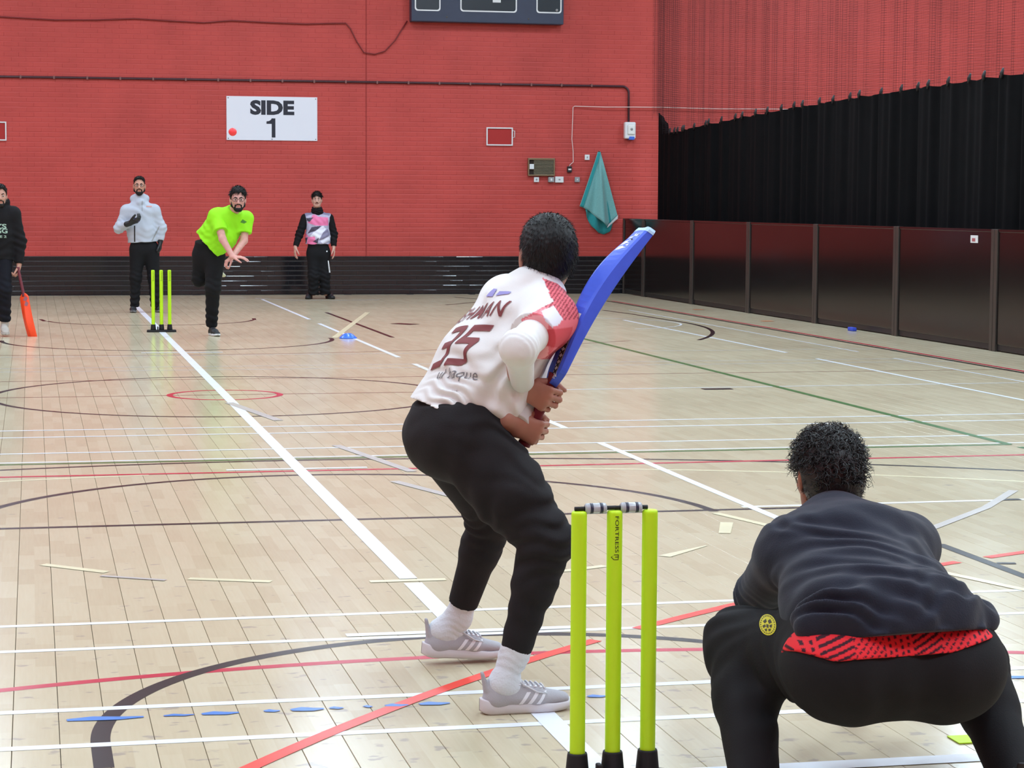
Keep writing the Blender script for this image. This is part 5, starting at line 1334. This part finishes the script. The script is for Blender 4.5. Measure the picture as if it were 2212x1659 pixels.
mb = MB(); c = q['wrR']+np.array([.085, -.03, .045]); mb.box(c-[.035, .01, .025], c+[.035, .012, .03], .006); mb.build('case', mat('violet_plastic', srgb(60, 50, 92), .4), world=cnt)
mb = MB(); mb.box(c+[-.02, -.0115, .0], c+[.02, -.009, .018], .001); mb.build('window', M_GREYP, world=cnt)

# fielder in the camouflage jersey
fl = dict(pel=(688, 545), chest=(686, 480), neck=(685, 455), head=(684.5, 432, -.03), shR=(660, 470), shL=(711, 470), elR=(647, 506), wrR=(638, 534, -.06), elL=(721, 506), wrL=(721, 534, -.06), hipR=(677, 548), hipL=(699, 548),
          knR=(677, 596, -.05), knL=(701, 596, -.02), anR=(677, 634), anL=(703, 634), handR=((-.1, -.1, -1), (1, .2, 0), FWD, RELAX), handL=((.1, -.1, -1), (-1, .2, 0), FWD, RELAX))
t, q, fr, b, X, XP_, bc = person_far('fielder in pink and grey camouflage jersey with black snood standing near the back wall', (2.9, 28.6, 0), 28.6, fl, srgb(202, 156, 140), None, None, None, headdir=(-.12, -1, .03), head_s=.96)
solid_obj('body', b, M_SKIN, FH*.85, color=bc, world=t); short_hair(t, fr, M_HAIR, .052, 1.05, 1.0); face_parts(fr, t, M_HAIR)
C, R, F, U, s = fr
solid_obj('moustache', [ecap(C+F*.100-U*.047+R*.004, C+F*.088-U*.056+R*.028, .004, .003, k=.004), ecap(C+F*.100-U*.047-R*.004, C+F*.088-U*.056-R*.028, .004, .003, k=.004)], M_HAIR, .003, world=t)
solid_obj('snood', [ecap(q['neck']-Z3*.035, q['head']-U*.118, .098, .078, flat=(0, 1), k=.02), ball(q['neck']+np.array([0, -.045, -.01]), (.085, .06, .055), k=.03)], BLACKCLOTH('black_snood', (20, 16, 20)), .006, [(q['neck'], .15, Z3, .035, .007, .4)], world=t)
LIL, GRY, SLT, PK, WH = [np.array(srgb(*c)[:3]) for c in ((176, 172, 196), (74, 66, 86), (132, 126, 152), (232, 120, 166), (226, 224, 238))]
px6 = lambda P: [(600+x/6.144, 390+y/6.144) for x, y in P]
camo = [(SLT, [(300, 430), (390, 370), (480, 440), (360, 480)]), (SLT, [(530, 420), (620, 395), (700, 420), (690, 470), (560, 440)]), (WH, [(385, 370), (425, 345), (410, 410)]), (WH, [(605, 375), (700, 375), (710, 425), (640, 395)]),
        (PK, [(395, 560), (470, 450), (540, 480), (670, 490), (670, 600), (520, 600), (450, 580)]), (GRY, [(380, 500), (475, 490), (420, 550), (385, 530)]), (GRY, [(395, 705), (450, 620), (580, 600), (520, 660)]),
        (WH, [(470, 690), (600, 600), (640, 640), (560, 780), (430, 740)]), (SLT, [(550, 790), (600, 690), (660, 640), (690, 720), (640, 770)]), (PK, [(325, 745), (360, 680), (405, 740), (350, 770)]), (PK, [(385, 850), (400, 745), (490, 745), (520, 850)]),
        (GRY, [(310, 770), (398, 755), (380, 825), (330, 815)]), (GRY, [(465, 810), (545, 760), (530, 835)]), (WH, [(560, 800), (700, 730), (700, 790), (600, 840)]), (PK, [(486, 420), (494, 420), (500, 600), (488, 600)]), (PK, [(512, 420), (522, 420), (520, 600), (510, 600)])]
def camocol(V):
    c = np.tile(LIL, (len(V), 1)); x, y = to_px(V)
    for col, P in camo: c[in_poly(x, y, px6(P))] = col
    return c
hemF = at(687, 527, Y=28.6)
P = [ecap(hemF, lerp(q['pel'], q['chest'], .5), (.195, .135), (.185, .13), XP_, flat=(1, 0), k=.04), ecap(lerp(q['pel'], q['chest'], .5), q['chest'], (.185, .13), (.19, .118), X, k=.06), ecap(lerp(q['shR'], q['shL'], .06), lerp(q['shR'], q['shL'], .94), .074, .074, k=.06), ecap(q['chest'], q['neck'], (.13, .09), (.08, .075), X, k=.05)]
jer = solid_obj('jersey', P, mat('camouflage_jersey', (1, 1, 1, 1), .55, .35, attr='Col'), .0055, [(hemF+Z3*.06, .2, Z3, .08, .008, .9), (q['chest'], .2, X+Z3*.4, .10, .006, .2)], color=camocol, world=t)
for s_ in 'RL':
    solid_obj('sleeve', [ecap(lerp(q['sh'+s_], q['el'+s_], .03), q['el'+s_], .071, .060, k=.04), ecap(q['el'+s_], lerp(q['el'+s_], q['wr'+s_], .92), .060, .044, flat=(0, 1), k=.03)], BLACKCLOTH('black_sleeve', (18, 17, 20)), FH, [(q['el'+s_], .12, Z3, .07, .008, .4)], world=t)
tr = trousers_far(t, q, XP_, M_BLK, at(687, 520, Y=28.6), (.105, .085, .082), 1.05)
tbv = bvh_of(tr)
far_print('side_stripe', poly_mesh2d([[(-1, 1), (-.4, 1), (1, -1), (.5, -1)]], .2), 664, 577, .04, .18, tbv, M_WHITEP, tr, off=.008); far_print('side_stripe', poly_mesh2d([[(-1, 1), (-.2, 1), (1, -1), (.0, -1)]], .2), 710, 576, .04, .19, tbv, M_WHITEP, tr, off=.008)
far_print('small_logo', poly_mesh2d([disc(1, 10)], .5), 706, 543, .022, .022, tbv, M_WHITEP, tr)
for s_, px in (('R', 671), ('L', 706)): h_ = at(px, 640, Y=28.75); shoe(t, (h_[0], 28.75, 0), (-.35 if s_ == 'R' else .25, -1, 0), M_BSHOE, M_BSHOE, 1)

# bowler in the lime shirt, finishing his delivery on one leg
bw = dict(pel=(452, 545), chest=(490, 478, -.08), neck=(505, 457, -.16), head=(514, 431, -.24), shR=(468, 468, -.15), shL=(531, 472, -.05), elR=(481, 517, -.34), wrR=(503, 555, -.48), elL=(527, 520, -.12), wrL=(502, 555, -.36), hipR=(438, 552, .06), hipL=(464, 556, -.02),
          knR=(431, 603, .12), knL=(460, 622, -.10), anR=(468, 577, .44), anL=(457, 700, .06), handR=((1, -.35, -.02), (0, .2, -1), (-.1, -1, 0), (.25, .3, .2)), handL=((-.75, -.2, -.55), (.3, .2, -1), (0, -1, .1), (.7, .9, .6)))
t, q, fr, b, X, XP_, bc = person_far('bowler in bright lime t-shirt and glasses, following through on one leg beside the far wicket', (0.5, 19.35, 0), 19.35, bw, srgb(206, 150, 140), None, None, None, headdir=(-.05, -1, -.06), head_s=1.06)
solid_obj('body', b, M_SKIN, .006, color=bc, world=t); short_hair(t, fr, M_HAIR, .072, 1.06, 1.0); beard(t, fr, M_HAIR, .9); face_parts(fr, t, M_HAIR)
C, R, F, U, s = fr; mb = MB()
for s_ in (-1, 1):
    c0 = C+R*s_*.036+F*.105+U*.004; mb.tube([c0+R*.029*math.cos(a)+U*.021*math.sin(a) for a in np.linspace(0, 2*math.pi, 17)], .0024, 5, False); mb.tube([c0+R*s_*.029, C+R*s_*.088+U*.008], .002, 5)
mb.tube([C+R*.008+F*.107+U*.006, C-R*.008+F*.107+U*.006], .002, 5); mb.build('spectacles', M_BLACKP, world=t)
M_LIMESH = mat('lime_shirt', srgb(150, 232, 28), .7, .3, bump=.05, bscale=200)
hemB = at(449, 528, Y=19.33)
P = [ecap(hemB, lerp(q['pel'], q['chest'], .6), (.205, .165), (.215, .165), XP_, flat=(1, 0), k=.05), ecap(lerp(q['pel'], q['chest'], .6), q['chest'], (.215, .165), (.215, .135), X, k=.06), ecap(q['shR'], q['shL'], .082, .080, k=.07), ecap(q['chest'], lerp(q['neck'], q['head'], .15), (.14, .1), (.085, .08), X, flat=(0, 1), k=.05)]
for s_ in 'LR': P += [ecap(q['sh'+s_], lerp(q['sh'+s_], q['el'+s_],   .66), .084, .080, flat=(0, 1), k=.04)]
lime = solid_obj('t_shirt', P, M_LIMESH, .0065, [(hemB+Z3*.1, .22, Z3-X*.4, .085, .005, .4), (q['chest'], .2, X+Z3*.5, .11, .004, .9), (lerp(q['pel'], q['chest'], .4), .2, X*.3+Z3, .07, .004, 2.0)], world=t)
far_print('small_logo', poly_mesh2d([[(-1, -.3), (-.3, .6), (1, -.2), (.2, -.7)]], .3), 526, 478, .075, .05, bvh_of(lime), mat('dark_green_print', srgb(70, 130, 40), .7), lime)
trousers_far(t, q, XP_, M_BLK, at(450, 522, Y=19.33), (.118, .084, .064), 1.05)
fl_ = at(455, 712, Y=19.40); shoe(t, (fl_[0], 19.43, 0.0), (.22, -1, 0), M_BSHOE, M_WHITEP, 1)
ar = q['anR']; shoe(t, ar+np.array([-.05, .06, -.01]), (.55, .70, -.45), M_BSHOE, mat('cream_sole', srgb(206, 206, 180), .6), -1, up=(.25, .55, .8))

# non-striker at the left edge with the orange bat
ns = dict(pel=(-8, 545), chest=(-6, 475), neck=(-5, 442), head=(-1, 424, -.04), shR=(-42, 462), shL=(28, 462), elR=(-56, 520), wrR=(-50, 560, -.05), elL=(43, 522, .0), wrL=(41, 573, -.06), hipR=(-22, 550), hipL=(6, 550),
          knR=(-24, 625, .12), knL=(9, 625, -.12), anR=(-24, 690, .35), anL=(11, 697, -.02), handR=(DN, (1, 0, 0), FWD, RELAX), handL=((-.05, -.1, -1), (-1, .15, .1), FWD, (.8, 1.1, .8)))
t, q, fr, b, X, XP_, bc = person_far('non-striker in black hoodie holding an orange bat, cut off by the left photo edge', (-1.9, 19.7, 0), 19.65, ns, srgb(190, 140, 122), None, None, None, headdir=(.12, -1, .0))
solid_obj('body', b, M_SKIN, .006, color=bc, world=t); short_hair(t, fr, M_HAIR, .078, 1.03); beard(t, fr, M_HAIR, .9); face_parts(fr, t, M_HAIR)
M_BH = BLACKCLOTH('black_hoodie', (21, 19, 22))
hemN = at(-8, 560, Y=19.65)
P = [ecap(hemN, lerp(q['pel'], q['chest'], .5), (.205, .15), (.20, .145), XP_, flat=(1, 0), k=.04), ecap(lerp(q['pel'], q['chest'], .5), q['chest'], (.20, .145), (.21, .13), X, k=.06), ecap(q['shR'], q['shL'], .082, .082, k=.07), ecap(q['chest'], q['neck'], (.15, .1), (.095, .09), X, k=.06)]
for s_ in 'LR': P += [ecap(q['sh'+s_], q['el'+s_], .080, .070, k=.04), ecap(q['el'+s_], lerp(q['el'+s_], q['wr'+s_], .93), .068, .048, flat=(0, 1), k=.04)]
for s_ in (-1, 1): P += [ecap(q['neck']+np.array([.085*s_, .02, .03]), q['neck']+np.array([0, -.085, -.05]), .036, .036, k=.03), ecap(q['neck']+np.array([.085*s_, .02, .03]), q['neck']+np.array([.0, .10, .02]), .045, .05, k=.04)]
nh = solid_obj('hoodie', P, M_BH, FH, [(q['elL'], .14, Z3, .08, .008, .5), (hemN+Z3*.1, .2, Z3, .10, .008, 1)], world=t)
nbv = bvh_of(nh); M_GP = mat('pale_green_print', srgb(150, 172, 156), .7)
far_print('hoodie_lettering', text_mesh2d('ZS', 1.0, .03, .8, .3), 1, 489, .13, .055, nbv, M_GP, nh, .004); far_print('hoodie_lettering', text_mesh2d('GG', 1.0, .03, .8, .3), 3, 499, .13, .055, nbv, M_GP, nh, .004); far_print('hoodie_lettering', text_mesh2d('NE 2', 1.0, .03, .8, .3), 2, 511, .12, .026, nbv, M_GP, nh, .004)
trousers_far(t, q, XP_, BLACKCLOTH('navy_black_joggers', (18, 19, 28)), at(-8, 526, Y=19.65), (.112, .080, .062), .95)
M_NSS = mat('pale_trainer', srgb(186, 180, 172), .7)
for s_ in 'LR': solid_obj('sock', [ecap(lerp(q['kn'+s_], q['an'+s_], .88), q['an'+s_]-Z3*.02, .045, .042, k=.02)], M_NSS, .006, world=t)
a_ = q['anL']; shoe(t, a_+np.array([-.02, .08, -.085]), (.10, -.98, -.20), M_NSS, M_NSS, 1, up=(0, -.2, 1)); shoe(t, (q['anR'][0], q['anR'][1]+.06, .0), (.0, -1, .0), M_NSS, M_NSS, -1)
M_OR = mat('orange_bat', srgb(250, 78, 36), .45, .4); gw = q['wrL']
n0, n1, n2 = at(38.5, 577, Y=19.55), at(50.5, 634, Y=19.52), at(71, 731, Y=19.45)
b2, bl2, (A2, F2, S2, L2) = make_bat(n0, n1, n2, np.array([.45, .85, .2]), .108, M_OR, mat('dark_red_grip', srgb(110, 40, 52), .6), 'orange cricket bat hanging from the non-striker\'s hand near the left edge', None)
b2v = bvh_of(bl2)
for px, py, w in ((55, 645, .05), (57, 656, .045)): far_print('bat_sticker', poly_mesh2d([[(-1, -.6), (.3, -1), (1, .2), (-.2, 1)]], .5), px, py, w, .06, b2v, mat('faded_sticker', srgb(150, 96, 110), .6), bl2, .003)
